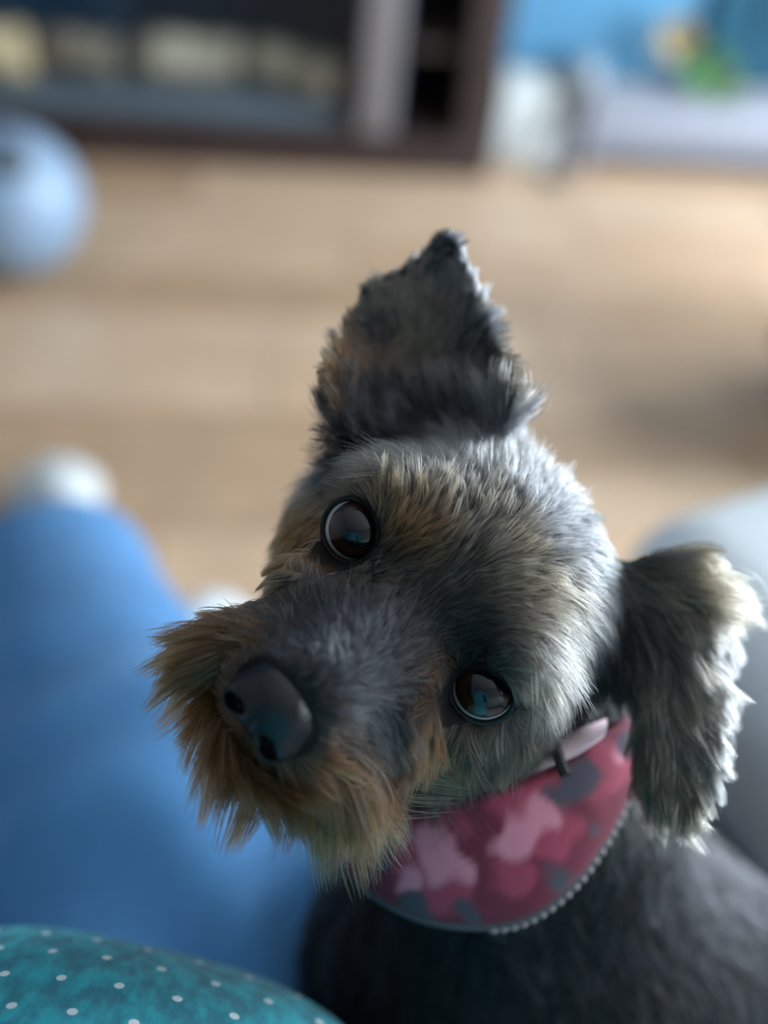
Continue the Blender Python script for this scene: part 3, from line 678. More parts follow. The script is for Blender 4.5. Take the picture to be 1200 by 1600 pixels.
# ---- coat guides: pixel, combing direction in the picture, length mm, lift, root colour, tip colour, spread
K = dict(
    black=(0.003, 0.0035, 0.005), soot=(0.013, 0.0135, 0.017), grey=(0.060, 0.063, 0.075), silver=(0.15, 0.155, 0.165), white=(0.38, 0.36, 0.33),
    cream=(0.28, 0.225, 0.145), taupe=(0.085, 0.073, 0.058), tan=(0.27, 0.120, 0.040), rust=(0.135, 0.058, 0.020), olive=(0.070, 0.059, 0.038), straw=(0.15, 0.115, 0.070))
GUIDES = [
    # muzzle bridge
    (470, 1010, -0.4, -0.9, 5, .35, 'soot', 'grey'), (430, 965, -0.6, -0.8, 7, .4, 'soot', 'grey'), (520, 1030, 0.1, -1, 7, .35, 'soot', 'grey'),
    (540, 970, -0.1, -1, 10, .3, 'soot', 'grey'), (600, 990, 0.5, -0.85, 10, .3, 'soot', 'grey'), (590, 1050, 0.8, -0.4, 9, .3, 'soot', 'grey'),
    (640, 960, 0.6, -0.8, 9, .25, 'black', 'soot'), (640, 1030, 0.8, -0.4, 9, .25, 'black', 'soot'), (480, 940, -0.4, -0.9, 9, .35, 'soot', 'grey'),
    (530, 1100, 0.9, 0.3, 12, .35, 'soot', 'grey'), (570, 1130, 0.6, 0.8, 18, .35, 'grey', 'silver'), (600, 1190, 0.2, 1, 20, .3, 'grey', 'silver'), (610, 1110, 0.5, 0.85, 16, .3, 'soot', 'grey'),
    (630, 1180, 0.05, 1, 18, .3, 'soot', 'olive'),
    # beard
    (400, 985, -0.8, -0.5, 15, .45, 'rust', 'tan'), (360, 1000, -0.95, -0.15, 26, .5, 'rust', 'tan'), (330, 1040, -1, 0.05, 27, .5, 'rust', 'tan'),
    (330, 1090, -0.9, 0.35, 26, .5, 'rust', 'tan'), (335, 1150, -0.8, 0.6, 26, .5, 'rust', 'straw'), (365, 1200, -0.55, 0.85, 28, .5, 'rust', 'straw'),
    (410, 1235, -0.25, 1, 33, .45, 'rust', 'straw'), (460, 1240, 0.0, 1, 34, .45, 'rust', 'tan'), (510, 1220, 0.25, 1, 33, .45, 'rust', 'tan'), (545, 1190, 0.45, 0.9, 30, .4, 'rust', 'tan'),
    (420, 1280, -0.1, 1, 33, .4, 'olive', 'straw'), (480, 1290, 0.05, 1, 33, .4, 'olive', 'straw'), (560, 1250, 0.25, 1, 27, .3, 'black', 'soot'),
    # nose surround
    (390, 1040, -0.5, -0.6, 4, .4, 'black', 'soot'), (480, 1080, 0.8, -0.4, 5, .4, 'black', 'soot'), (490, 1150, 0.8, 0.5, 6, .4, 'black', 'rust'), (440, 1205, 0.1, 1, 8, .4, 'black', 'rust'), (355, 1130, -0.9, 0.3, 6, .4, 'black', 'rust'),
    # tan patch outside the right eye
    (492, 845, -0.8, 0.4, 7, .25, 'rust', 'tan'), (450, 828, -0.9, 0.3, 10, .3, 'tan', 'tan'), (475, 868, -0.8, 0.5, 9, .3, 'tan', 'tan'), (432, 832, -0.9, 0.35, 10, .3, 'tan', 'tan'), (440, 880, -0.9, 0.4, 11, .3, 'tan', 'straw'), (490, 800, -0.9, 0.1, 7, .25, 'rust', 'tan'),
    (470, 800, -0.9, 0.15, 9, .3, 'tan', 'tan'), (460, 850, -0.8, 0.45, 11, .3, 'tan', 'tan'), (440, 800, -0.9, 0.2, 10, .35, 'rust', 'cream'), (425, 860, -0.9, 0.4, 11, .35, 'tan', 'cream'),
    (500, 880, -0.7, 0.6, 9, .25, 'rust', 'tan'), (450, 900, -0.9, 0.4, 12, .3, 'tan', 'cream'), (400, 920, -0.95, 0.3, 11, .35, 'straw', 'white'), (480, 770, -0.95, 0.0, 9, .3, 'rust', 'straw'),
    (545, 890, -0.3, 0.6, 5, .2, 'black', 'soot'),
    # right brow
    (520, 755, -0.9, -0.05, 10, .35, 'soot', 'cream'), (570, 750, -0.8, -0.5, 11, .35, 'soot', 'straw'), (620, 770, -0.2, -0.95, 9, .35, 'soot', 'straw'), (610, 735, -0.9, -0.2, 12, .35, 'grey', 'cream'),
    (625, 830, 0.5, -0.8, 7, .3, 'rust', 'tan'), (645, 850, 0.7, -0.5, 9, .3, 'rust', 'tan'), (620, 880, 0.7, -0.4, 8, .3, 'soot', 'straw'), (670, 800, 0.4, -0.9, 11, .35, 'soot', 'straw'),
    # forehead
    (600, 715, -0.6, -0.8, 17, .5, 'soot', 'silver'), (640, 706, -0.4, -0.9, 18, .55, 'soot', 'silver'), (680, 702, -0.2, -1, 18, .55, 'soot', 'silver'), (720, 704, 0, -1, 18, .55, 'soot', 'silver'), (760, 712, 0.15, -1, 17, .5, 'grey', 'silver'), (790, 725, 0.3, -0.95, 14, .4, 'grey', 'white'),
    (660, 740, -0.6, -0.75, 11, .35, 'grey', 'white'), (700, 720, -0.35, -0.95, 12, .35, 'grey', 'white'), (745, 735, -0.05, -1, 12, .35, 'grey', 'white'), (780, 750, 0.15, -1, 12, .35, 'grey', 'white'),
    (640, 690, -0.6, -0.8, 19, 0.5, 'soot', 'silver'), (700, 670, -0.3, -0.95, 19, 0.5, 'soot', 'silver'), (750, 680, 0.0, -1, 19, 0.5, 'grey', 'silver'), (590, 705, -0.9, -0.4, 16, 0.45, 'soot', 'silver'),
    (560, 700, -0.9, -0.3, 16, 0.45, 'black', 'soot'), (560, 660, -0.5, -0.9, 16, 0.45, 'black', 'soot'), (620, 640, -0.3, -1, 16, 0.45, 'black', 'soot'),
    (720, 790, 0.2, -1, 10, .3, 'black', 'taupe'), (770, 800, 0.4, -0.9, 10, .3, 'soot', 'straw'), (700, 850, 0.5, -0.8, 9, .3, 'black', 'taupe'), (740, 870, 0.7, -0.7, 10, .3, 'black', 'taupe'),
    (820, 790, 0.5, -0.85, 11, .35, 'soot', 'silver'), (800, 850, 0.8, -0.5, 10, .3, 'black', 'straw'), (850, 850, 0.9, -0.3, 11, .3, 'soot', 'silver'), (680, 920, 0.6, -0.7, 7, .25, 'black', 'taupe'),
    (740, 930, 0.9, -0.3, 9, .3, 'black', 'taupe'), (790, 920, 0.95, -0.1, 10, .3, 'soot', 'straw'), (850, 910, 0.95, 0.15, 11, .3, 'soot', 'cream'), (900, 870, 0.9, 0.1, 11, .35, 'soot', 'silver'), (900, 920, 0.85, 0.5, 12, .3, 'soot', 'white'),
    (950, 890, 0.85, 0.45, 12, .35, 'black', 'silver'), (940, 930, 0.75, 0.65, 13, .3, 'black', 'silver'), (880, 960, 0.7, 0.7, 13, .3, 'soot', 'white'), (920, 980, 0.6, 0.8, 13, .3, 'black', 'grey'),
    (700, 980, 0.7, -0.3, 6, .25, 'black', 'black'), (740, 990, 0.9, -0.1, 8, .25, 'black', 'soot'), (790, 965, 0.95, 0.1, 10, .3, 'soot', 'straw'), (780, 1010, 0.8, 0.2, 9, .35, 'soot', 'taupe'),
    (830, 1000, 0.6, 0.8, 12, .35, 'soot', 'white'), (850, 1050, 0.35, 0.95, 13, .35, 'taupe', 'white'), (840, 1090, 0.3, 0.95, 12, .35, 'tan', 'cream'), (820, 1040, 0.5, 0.7, 8, .35, 'taupe', 'cream'),
    # round the left eye
    (690, 1060, -0.5, -0.4, 5, .25, 'black', 'rust'), (700, 1110, -0.2, 0.9, 7, .25, 'black', 'rust'), (755, 1020, 0.6, -0.5, 6, .3, 'black', 'soot'), (810, 1090, 0.6, 0.8, 10, .3, 'black', 'soot'),
    (760, 1140, 0.1, 1, 11, .25, 'soot', 'olive'), (820, 1130, 0.35, 0.95, 15, .3, 'soot', 'straw'), (800, 1160, 0.25, 1, 16, .3, 'soot', 'olive'),
    (670, 1140, -0.1, 1, 15, .3, 'rust', 'tan'), (700, 1170, -0.05, 1, 18, .3, 'rust', 'straw'), (740, 1190, 0.05, 1, 18, .3, 'olive', 'straw'), (660, 1200, -0.1, 1, 18, .3, 'olive', 'olive'), (700, 1220, 0, 1, 17, .3, 'olive', 'olive'),
    (650, 1100, 0.0, 1, 11, .25, 'soot', 'rust'),
    # side of the head and neck
    (945, 1000, 0.4, 0.9, 12, .15, 'black', 'black'), (915, 1040, 0.3, 0.95, 12, .15, 'black', 'black'), (890, 1100, 0.2, 1, 12, .15, 'black', 'black'), (980, 960, 0.5, 0.85, 12, .2, 'black', 'soot'), (870, 1140, 0.2, 1, 10, .15, 'black', 'soot'),
    (900, 1060, 0.2, 1, 12, .15, 'black', 'black'), (950, 1030, 0.3, 0.95, 13, .15, 'black', 'black'), (960, 1090, 0.2, 1, 12, .15, 'black', 'black'), (900, 1120, 0.1, 1, 12, .15, 'black', 'soot'),
    # pricked ear
    (530, 600, -0.6, -0.7, 6, .2, 'tan', 'taupe'), (560, 560, -0.35, -0.9, 7, .15, 'rust', 'taupe'), (590, 520, -0.2, -1, 7, .12, 'black', 'soot'), (590, 470, -0.2, -1, 6, .12, 'taupe', 'taupe'),
    (640, 460, 0.1, -1, 6, .12, 'taupe', 'taupe'), (650, 540, 0.1, -1, 8, .15, 'taupe', 'taupe'), (690, 400, 0.2, -1, 5, .12, 'soot', 'grey'), (700, 480, 0.2, -1, 7, .15, 'taupe', 'taupe'), (720, 440, 0.3, -0.9, 6, .2, 'grey', 'silver'),
    (735, 540, 0.35, -0.5, 8, .25, 'soot', 'taupe'), (760, 520, 0.7, -0.3, 8, .3, 'grey', 'silver'), (775, 580, 0.9, 0.2, 8, .3, 'taupe', 'straw'), (700, 590, 0.1, -1, 8, .2, 'taupe', 'taupe'), (610, 590, -0.1, -1, 8, .15, 'rust', 'taupe'),
    # hanging ear
    (1030, 900, 0.95, 0.0, 16, .3, 'taupe', 'straw'), (1075, 915, 0.95, 0.3, 18, 0.4, 'taupe', 'cream'), (1010, 940, 0.7, 0.5, 9, .2, 'taupe', 'taupe'), (1060, 970, 0.7, 0.7, 12, .25, 'soot', 'taupe'), (1100, 980, 0.7, 0.7, 12, .3, 'taupe', 'silver'),
    (1110, 1050, 0.6, 0.8, 11, .3, 'taupe', 'silver'), (1060, 1050, 0.4, 0.9, 12, .2, 'soot', 'straw'), (1020, 1050, 0.15, 1, 10, .15, 'taupe', 'taupe'), (1105, 1130, 0.5, 0.85, 10, .3, 'taupe', 'silver'), (1060, 1130, 0.2, 1, 11, .2, 'taupe', 'taupe'),
    (1030, 1180, 0.05, 1, 10, .2, 'taupe', 'olive'), (1080, 1210, 0.2, 1, 10, .2, 'olive', 'olive'), (1050, 1240, 0.0, 1, 10, .2, 'olive', 'taupe'), (1100, 1190, 0.5, 0.9, 9, .25, 'grey', 'silver'),
    # chest
    (700, 1500, -0.1, 1, 12, .12, 'black', 'black'), (600, 1500, -0.2, 1, 12, .12, 'black', 'black'), (850, 1500, 0.1, 1, 12, .12, 'black', 'soot'), (980, 1420, 0.3, 1, 12, .15, 'black', 'soot'), (1050, 1380, 0.35, 0.95, 13, .15, 'black', 'soot'),
    (1080, 1480, 0.4, 0.9, 13, .18, 'black', 'soot'), (1150, 1530, 0.4, 0.9, 13, .15, 'black', 'soot'), (980, 1540, 0.3, 0.95, 13, .18, 'black', 'soot'), (820, 1420, 0.1, 1, 10, .1, 'black', 'black'),
]
bvh = BVHTree.FromPolygons([Vector(v) for v in dv], df.tolist())
gp, gd, gl, gf, gr, gt = [], [], [], [], [], []
for x, y, dx, dy, L_, lift, c0, c1 in GUIDES:
    dr_ = R3 @ np.array([(x - 600) / FPX, -(y - 800) / FPX, -1.0])
    hit = bvh.ray_cast(Vector(CAM), Vector(dr_).normalized())
    if hit[0] is None or (hit[0] - Vector(CAM)).length > 0.9:
        near = bvh.find_nearest(Vector(px(x, y, 0.34))); pos, nor = near[0], near[1]
    else: pos, nor = hit[0], hit[1]
    v = Vector(R3 @ np.array([dx, -dy, 0.0])); v = v - nor * v.dot(nor)
    if v.length < 1e-4: v = nor.orthogonal()
    v.normalize()
    gp.append(pos); gd.append(v); gl.append(L_ * S); gf.append(lift); gr.append(K[c0]); gt.append(K[c1])
gp, gd, gl, gf, gr, gt = [np.array([list(q) if hasattr(q, '__len__') else q for q in g], float) for g in (gp, gd, gl, gf, gr, gt)]
def interp(p):
    """inverse distance weights of the guides at points p"""
    out = []
    for i in range(0, len(p), 4000):
        d2 = ((p[i:i + 4000, None, :] - gp[None]) ** 2).sum(-1)
        w = 1.0 / (d2 + 1e-6) ** 2.8
        out.append(w / w.sum(1, keepdims=True))
    W_ = np.concatenate(out)
    return W_ @ gd, W_ @ gl, W_ @ gf, W_ @ gr, W_ @ gt

# skin colour follows the roots of the coat
_, _, _, cr, ct = interp(dv)
for c in EYE_C: cr = cr * np.clip((np.linalg.norm(wh(dv) - c, axis=1) - 0.0155) / 0.005, 0.06, 1)[:, None]      # black lids
at = dog_body.data.color_attributes.new('coat', 'FLOAT_COLOR', 'POINT')
at.data.foreach_set('color', np.concatenate([cr * 0.6, np.ones((len(cr), 1))], 1).astype(np.float32).ravel())

# ---- roots
tri = np.concatenate([df[:, [0, 1, 2]], df[:, [0, 2, 3]]])
A_, B_, C_ = dv[tri[:, 0]], dv[tri[:, 1]], dv[tri[:, 2]]
area = np.linalg.norm(np.cross(B_ - A_, C_ - A_), axis=1) / 2
cen = (A_ + B_ + C_) / 3; ntri = dn[tri].mean(1)
eu, ed = ears_sdf(cen)
hd = head_sdf(cen); bd = body_sdf(cen)
region = np.argmin(np.stack([hd, bd, eu, ed], 1), 1)       # 0 head, 1 body, 2 pricked ear, 3 hanging ear
view = CAM - cen; view /= np.linalg.norm(view, axis=1, keepdims=True)
facing = np.clip((ntri * view).sum(1) * 1.5 + 0.75, 0.22, 1.0)
hair_mat = bpy.data.materials.new('dog_hair'); hair_mat.use_nodes = True
nt = hair_mat.node_tree; nt.nodes.remove(nt.nodes['Principled BSDF'])
hb = nt.nodes.new('ShaderNodeBsdfHairPrincipled'); hb.parametrization = 'COLOR'
hb.inputs['IOR'].default_value = 1.45; hb.inputs['Roughness'].default_value = 0.32; hb.inputs['Radial Roughness'].default_value = 0.45; hb.inputs['Random Roughness'].default_value = 0.2
ha = nt.nodes.new('ShaderNodeAttribute'); ha.attribute_name = 'coat'
nt.links.new(ha.outputs['Color'], hb.inputs['Color']); nt.links.new(hb.outputs[0], nt.nodes['Material Output'].inputs[0])

def grow(name, sel, count, radius, npt=6, lmin=0.65, lmax=1.15, len_k=1.0, clump=26, clump_f=0.55, frizz=0.0016, label=None):
    w = area * facing * sel
    w = w / w.sum()
    ti = rng.choice(len(tri), count, p=w)
    u, v = rng.random(count), rng.random(count); fl = u + v > 1; u[fl] = 1 - u[fl]; v[fl] = 1 - v[fl]
    P = A_[ti] + (B_[ti] - A_[ti]) * u[:, None] + (C_[ti] - A_[ti]) * v[:, None]
    Nn = dn[tri[ti]]; Nn = Nn[:, 0] * (1 - u - v)[:, None] + Nn[:, 1] * u[:, None] + Nn[:, 2] * v[:, None]
    Nn /= np.linalg.norm(Nn, axis=1, keepdims=True)
    q = wh(P)
    keep = np.ones(count, bool)
    for c in EYE_C:       # bare lids and bare nose
        ax = np.array([(0.10 if c[0] > 0 else 0.30) * np.sign(c[0]), 0.92, 0.14]); ax /= np.linalg.norm(ax)
        r_ = q - c; h_ = r_ @ ax
        keep &= ~((np.linalg.norm(r_ - h_[:, None] * ax, axis=1) < 0.0104) & (h_ > -0.002))
    keep &= np.linalg.norm((q - NOSE_C) / np.array([0.0135, 0.0125, 0.0125]), axis=1) > 1
    P, Nn, q = P[keep], Nn[keep], q[keep]; n = len(P)
    D, Ln, Lf, c0, c1 = interp(P)
    _, _, _, c0, c1 = interp(P + rng.normal(0, 0.0035, P.shape))       # neighbouring coat colours mingle
    D = D - Nn * (D * Nn).sum(1, keepdims=True); D /= np.linalg.norm(D, axis=1, keepdims=True) + 1e-9
    # clumps
    nc_ = max(1, n // clump); ci = rng.choice(n, nc_, replace=False)
    kd = KDTree(nc_)
    for i, k in enumerate(ci): kd.insert(P[k], i)
    kd.balance()
    own = np.array([kd.find(p)[1] for p in P]); own = ci[own]
    rl = rng.uniform(lmin, lmax, n); rc = rng.uniform(0.75, 1.2, n)
    Ln = Ln * rl * rc[own] * len_k
    jit = rng.normal(0, 1, (n, 3)); jitc = rng.normal(0, 1, (n, 3))
    dirn = D + 0.13 * jit + 0.13 * jitc[own]; dirn -= Nn * (dirn * Nn).sum(1, keepdims=True); dirn /= np.linalg.norm(dirn, axis=1, keepdims=True) + 1e-9
    lift = np.clip(Lf * 0.8 * rng.uniform(0.6, 1.4, n), 0.04, 0.9)
    s = np.linspace(0, 1, npt)
    X = np.zeros((n, npt, 3))
    for k in range(npt):
        up = lift * (s[k] - 0.45 * s[k] ** 2) * 1.25
        X[:, k] = P + Ln[:, None] * (dirn * s[k] * np.sqrt(np.clip(1 - (lift * 0.5)[:, None] ** 2, 0.2, 1)) + Nn * up[:, None]) + np.array([0, 0, -1.0]) * (Ln * 0.10 * s[k] ** 2)[:, None]
        X[:, k] += jit[:, [1, 2, 0]] * frizz * s[k] ** 1.5 * (Ln / 0.014)[:, None]
    Xc = X[own]
    for k in range(1, npt):
        X[:, k] += (Xc[:, k] - X[:, k]) * (clump_f * s[k] ** 1.3)
    tone = rng.normal(1.0, 0.2, n)[:, None] * rng.normal(1.0, 0.28, n)[own][:, None]
    swap = rng.random(n)[:, None]
    mixk = np.clip(s[None, :, None] ** 1.3 * (0.55 + 0.75 * rng.random(n)[:, None, None]), 0, 1)
    dark = np.where(swap < 0.36, 0.22, 1.0)
    col = (c0[:, None] * (1 - mixk) + c1[:, None] * mixk) * np.clip(tone * dark, 0.3, 1.6)[:, None]
    col = np.clip(col, 0.003, 0.9)
    rad = radius * rng.uniform(0.75, 1.25, n)[:, None] * np.array([1.0] + [1 - 0.85 * (t_ ** 2.2) for t_ in s[1:]])[None]
    cu = bpy.data.hair_curves.new(name)
    cu.add_curves([npt] * n)
    cu.attributes['position'].data.foreach_set('vector', (X - DOFF).astype(np.float32).ravel())
    ra = cu.attributes.get('radius') or cu.attributes.new('radius', 'FLOAT', 'POINT')
    ra.data.foreach_set('value', rad.astype(np.float32).ravel())
    ca = cu.attributes.new('coat', 'FLOAT_COLOR', 'POINT')
    ca.data.foreach_set('color', np.concatenate([col, np.ones((n, npt, 1))], 2).astype(np.float32).ravel())
    cu.materials.append(hair_mat)
    o = bpy.data.objects.new(name, cu); C.objects.link(o); o.parent = dog
    if label: o['label'] = label
    return o
qc = wh(cen)
muz = (region == 0) & (qc[:, 1] > 0.014)
bridge = muz & (qc[:, 2] > -0.017) & (np.abs(qc[:, 0]) < 0.022)
beard = muz & ~bridge
grow('head_fur', ((region == 0) & ~muz).astype(float), 70000, 0.00010, clump=12, clump_f=0.6, len_k=1.12)
grow('muzzle_fur', bridge.astype(float), 12000, 0.00011, clump=12, clump_f=0.5, len_k=0.85, label='short grey fur on the bridge of the muzzle')
grow('beard', beard.astype(float), 26000, 0.00014, clump=45, clump_f=0.7, lmin=0.65, lmax=1.05, len_k=1.12, frizz=0.001, label='tan beard')
grow('ear_fur', (region == 2).astype(float), 13000, 0.00012, frizz=0.001, label='taupe fur of the pricked ear')
grow('ear_fur', (region == 3).astype(float), 15000, 0.00012, clump=45, clump_f=0.78, lmin=0.5, lmax=1.3, len_k=1.15, label='cream tipped fur of the hanging ear')
grow('body_fur', (region == 1).astype(float), 30000, 0.00018, label='short black body coat')

# ---- eyes
def eye_mat():
    m = bpy.data.materials.new('dog_eye'); m.use_nodes = True
    nt = m.node_tree; b_ = nt.nodes['Principled BSDF']; b_.inputs['Roughness'].default_value = 0.03; b_.inputs['Coat Weight'].default_value = 0.0; b_.inputs['Coat Roughness'].default_value = 0.01
    tc = nt.nodes.new('ShaderNodeTexCoord'); sp = nt.nodes.new('ShaderNodeSeparateXYZ'); nt.links.new(tc.outputs['Object'], sp.inputs[0])
    # angle from the gaze axis (+z): z / r
    dv_ = nt.nodes.new('ShaderNodeMath'); dv_.operation = 'DIVIDE'; nt.links.new(sp.outputs['Z'], dv_.inputs[0]); dv_.inputs[1].default_value = EYE_R
    r = nt.nodes.new('ShaderNodeValToRGB'); cr_ = r.color_ramp
    cr_.elements[0].position = 0.0; cr_.elements[0].color = (0.30, 0.24, 0.22, 1)
    for pos, col in ((0.455, (0.42, 0.36, 0.34)), (0.49, (0.012, 0.006, 0.005)), (0.68, (0.024, 0.009, 0.005)), (0.86, (0.018, 0.007, 0.004)), (0.885, (0.003, 0.003, 0.004))):
        e = cr_.elements.new(pos); e.color = (*col, 1)
    cr_.elements[-1].position = 1.0; cr_.elements[-1].color = (0.003, 0.003, 0.004, 1)
    nt.links.new(dv_.outputs[0], r.inputs[0]); nt.links.new(r.outputs[0], b_.inputs['Base Color'])
    return m
me_ = eye_mat(); m_lid = mat('wet_black_skin', (0.006, 0.006, 0.007), 0.4, spec=0.3)
for c, gaze_px in zip(EYE_C, ((556, 834), (815, 1190))):
    cw = hw(c)
    bm = bmesh.new(); bmesh.ops.create_uvsphere(bm, u_segments=40, v_segments=24, radius=EYE_R)
    for v in bm.verts:                       # corneal bulge
        z = v.co.z / EYE_R
        if z > 0.62: v.co *= 1 + 0.06 * ((z - 0.62) / 0.38)
    e = smooth(obj('eye', bm, me_, dog)); e['label'] = 'glossy dark brown eye'
    e.location = Vector(cw - DOFF)
    g = Vector(px(gaze_px[0], gaze_px[1], 0.20) - cw).normalized()
    e.rotation_euler = g.to_track_quat('Z', 'Y').to_euler()
    ax = np.array([(0.10 if c[0] > 0 else 0.30) * np.sign(c[0]), 0.92, 0.14]); ax /= np.linalg.norm(ax)
    axw = Vector(RH @ ax); s1 = axw.orthogonal().normalized(); s2 = axw.cross(s1)
    pts = []
    for k in range(33):
        an = k * 2 * math.pi / 32
        rr = EYE_R * 0.90; hh = math.sqrt((EYE_R * 1.02) ** 2 - rr ** 2)
        pts.append(Vector(cw - DOFF) + axw * hh + (s1 * math.cos(an) + s2 * math.sin(an)) * (rr + 0.0006))
    smooth(obj('eyelid', bm_tube(pts, 0.0008, 8, cap=False), m_lid, dog))

# ---- nose
def nose_sdf(p):
    qa = p / S; qx = qa.copy(); qx[..., 0] = np.abs(qx[..., 0])
    d = ell(qa, (0, 0, 1.5), (11.5, 9.5, 10.5))
    d = smin(d, ell(qx, (7.2, 2.5, -3.0), (5.2, 6.6, 6.2)), 2.5)
    d = smax(d, -cap(qx, (4.8, 11.0, -2.2), (7.6, 5.0, -3.6), 2.4, 3.2), 1.2)     # nostrils
    d = smax(d, -cap(qx, (8.4, 5.5, -3), (12.5, 3, -3.6), 1.5, 0.9), 1.0)        # side slits
    d = smax(d, -cap(qa, (0, 10.4, 2.5), (0, 7.6, -9), 0.7, 0.9), 1.0)           # groove
    return d * S
nv, nf = sdf_mesh(nose_sdf, (-0.017, -0.013, -0.015), (0.017, 0.016, 0.016), 0.0007)
m_nose = mat('nose_leather', (0.008, 0.008, 0.010), 0.20, bump=0.12, bump_scale=1100, spec=0.35)
o = mesh_obj('nose', hw(nv + NOSE_C) - DOFF, nf, m_nose, dog); o['label'] = 'moist black nose'

# ---- harness: a padded pink and grey collar with corded edge, worn round the neck
LOW = [(515, 1290, .372), (540, 1345, .366), (590, 1395, .360), (660, 1430, .355), (740, 1442, .353), (815, 1432, .354), (880, 1388, .358), (930, 1325, .365), (968, 1255, .374), (996, 1175, .386), (990, 1110, .41), (900, 1060, .44), (760, 1060, .45), (620, 1130, .44), (540, 1220, .40)]
UPP = [(560, 1280, .352), (590, 1275, .345), (640, 1262, .340), (690, 1250, .336), (745, 1238, .334), (800, 1225, .335), (850, 1205, .339), (895, 1180, .345), (930, 1150, .352), (962, 1125, .364), (950, 1080, .39), (880, 1045, .41), (770, 1050, .42), (660, 1110, .41), (590, 1200, .375)]
def closed_spline(P_, n):
    P_ = np.array(P_); m = len(P_); out = []
    for i in range(n):
        t_ = i * m / n; k = int(t_); u = t_ - k
        p0, p1, p2, p3 = P_[(k - 1) % m], P_[k], P_[(k + 1) % m], P_[(k + 2) % m]
        out.append(0.5 * (2 * p1 + (p2 - p0) * u + (2 * p0 - 5 * p1 + 4 * p2 - p3) * u * u + (3 * p1 - p0 - 3 * p2 + p3) * u ** 3))
    return np.array(out)
lo_w = closed_spline([px(*q) for q in LOW], 220); up_w = closed_spline([px(*q) for q in UPP], 220)
ctr = lo_w.mean(0) * 0.5 + up_w.mean(0) * 0.5; axis = up_w.mean(0) - lo_w.mean(0); axis /= np.linalg.norm(axis)
bm = bmesh.new(); prof = []
NV = 26
def hp(i, j, side):
    t_ = j / (NV - 1); base = lo_w[i] * (1 - t_) + up_w[i] * t_
    out = base - ctr; out = out - axis * (out @ axis); out /= np.linalg.norm(out)
    return base + out * ((0.007 if side else -0.002) * (math.sin(math.pi * t_) ** 0.6) * (1 if side else 0.4))
ring = []
for i in range(220):
    col_ = [hp(i, j, True) for j in range(NV)] + [hp(i, j, False) for j in range(NV - 2, 0, -1)]
    ring.append([bm.verts.new(Vector(c_ - DOFF)) for c_ in col_])
nn = len(ring[0])
for i in range(220):
    a, b2 = ring[i], ring[(i + 1) % 220]
    for k in range(nn): bm.faces.new((a[k], a[(k + 1) % nn], b2[(k + 1) % nn], b2[k]))
bmesh.ops.recalc_face_normals(bm, faces=bm.faces)
mh = bpy.data.materials.new('pink_camouflage_fabric'); mh.use_nodes = True
nt = mh.node_tree; bs = nt.nodes['Principled BSDF']; bs.inputs['Roughness'].default_value = 0.85; bs.inputs['Sheen Weight'].default_value = 0.0; bs.inputs['Specular IOR Level'].default_value = 0.2
va = nt.nodes.new('ShaderNodeAttribute'); va.attribute_name = 'print'; nt.links.new(va.outputs['Color'], bs.inputs['Base Color'])
PINK, HOT, MAROON, SLATE = (0.46, 0.17, 0.22), (0.25, 0.042, 0.072), (0.12, 0.020, 0.035), (0.055, 0.050, 0.066)
BLOBS = [(560, 1335, 26, HOT), (640, 1330, 48, HOT), (690, 1300, 40, HOT), (830, 1260, 60, HOT), (860, 1300, 45, HOT), (700, 1390, 40, HOT), (955, 1195, 38, HOT), (800, 1370, 34, HOT), (930, 1240, 22, HOT),
         (690, 1345, 34, PINK), (665, 1305, 24, PINK), (715, 1355, 22, PINK), (640, 1380, 18, PINK), (815, 1300, 34, PINK), (845, 1270, 26, PINK), (795, 1325, 20, PINK), (970, 1180, 14, PINK),
         (600, 1310, 24, SLATE), (595, 1340, 18, SLATE), (905, 1222, 34, SLATE), (875, 1240, 20, SLATE), (985, 1165, 18, SLATE), (870, 1372, 20, SLATE), (655, 1415, 22, SLATE), (735, 1425, 16, SLATE), (925, 1300, 12, SLATE)]
vw = np.array([v.co[:] for v in bm.verts]) + DOFF
vp = to_px(vw)
wob = np.stack([np.sin(vp[:, 1] / 13.0) * 7 + np.sin(vp[:, 0] / 7.0) * 4, np.sin(vp[:, 0] / 11.0) * 7 + np.cos(vp[:, 1] / 8.0) * 4], 1)
pc = np.tile(np.array(MAROON), (len(vw), 1))
for bx, by, br, bc in BLOBS:
    dd = np.linalg.norm(vp[:, :2] + wob - [bx, by], axis=1) - br
    k_ = np.clip(0.5 - dd / 16, 0, 1)[:, None] * (vp[:, 2] < 0.40)[:, None]
    pc = pc * (1 - k_) + np.array(bc) * k_
hidden = (vp[:, 2] >= 0.40)
pn = np.sin(vw[:, 0] * 190) + np.sin(vw[:, 1] * 230 + 1) + np.sin(vw[:, 2] * 210 + 2)
pc[hidden & (pn > 0.3)] = HOT; pc[hidden & (pn > 1.1)] = PINK; pc[hidden & (pn < -1.0)] = SLATE
harness = smooth(obj('harness', bm, mh, dog)); harness['label'] = 'pink and grey camouflage harness'
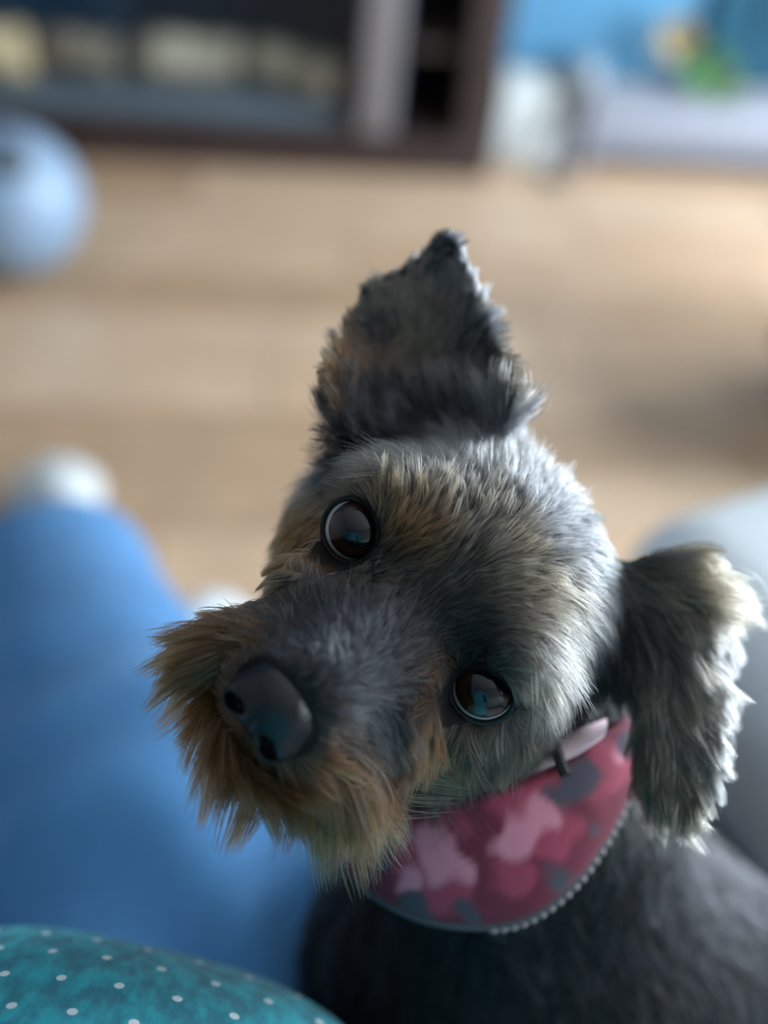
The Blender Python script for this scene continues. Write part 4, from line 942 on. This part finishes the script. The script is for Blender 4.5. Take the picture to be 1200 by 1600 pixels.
harness.data.color_attributes.new('print', 'FLOAT_COLOR', 'POINT').data.foreach_set('color', np.concatenate([pc, np.ones((len(pc), 1))], 1).astype(np.float32).ravel())
cord = smooth(obj('piping', bm_tube([Vector(p - DOFF) for p in np.vstack([lo_w, lo_w[:1]])], 0.0026, 8, cap=False), mat('grey_piping', (0.045, 0.04, 0.05), 0.7), harness))
m_st = mat('pale_stitch', (0.17, 0.15, 0.155), 0.6)
bm = bmesh.new(); bmesh.ops.create_icosphere(bm, subdivisions=2, radius=0.0018); bmesh.ops.scale(bm, verts=bm.verts, vec=(1, 1, 0.8))
bead = bpy.data.meshes.new('stitch'); bm.to_mesh(bead); bm.free(); bead.materials.append(m_st)
fine = closed_spline([px(*q) for q in LOW], 150)
for i in range(44, 98, 2):
    out = fine[i] - ctr; out /= np.linalg.norm(out)
    o = bpy.data.objects.new('stitch', bead); C.objects.link(o); o.parent = harness; o.location = Vector(fine[i] - DOFF + out * 0.0018)
# pale lining standing up inside the collar
LN = [(770, 1245, .340), (800, 1228, .338), (850, 1210, .341), (900, 1184, .346), (940, 1154, .352)]
LU = [(770, 1195, .350), (812, 1172, .348), (858, 1155, .348), (905, 1138, .350), (948, 1122, .354)]
bm = bmesh.new(); prev = None
for a, b2 in zip(LN, LU):
    col_ = []
    for j in range(5):
        t_ = j / 4; p = px(*a) * (1 - t_) + px(*b2) * t_; p = p - (R3 @ np.array([0, 0, -1.0])) * 0.004 * math.sin(math.pi * t_)
        col_.append(bm.verts.new(Vector(p - DOFF)))
    if prev:
        for j in range(4): bm.faces.new((prev[j], prev[j + 1], col_[j + 1], col_[j]))
    prev = col_
bmesh.ops.recalc_face_normals(bm, faces=bm.faces)
bmesh.ops.solidify(bm, geom=list(bm.faces), thickness=0.003)
smooth(obj('lining', bm, mat('pale_pink_lining', (0.55, 0.40, 0.43), 0.8), harness))
sp_ = [px(866, 1140, .345), px(869, 1165, .341), px(876, 1192, .338), px(884, 1212, .336)]
obj('strap', bm_tube([Vector(p - DOFF) for p in sp_], 0.0018, 8), mat('black_strap', (0.01, 0.01, 0.012), 0.6), harness)
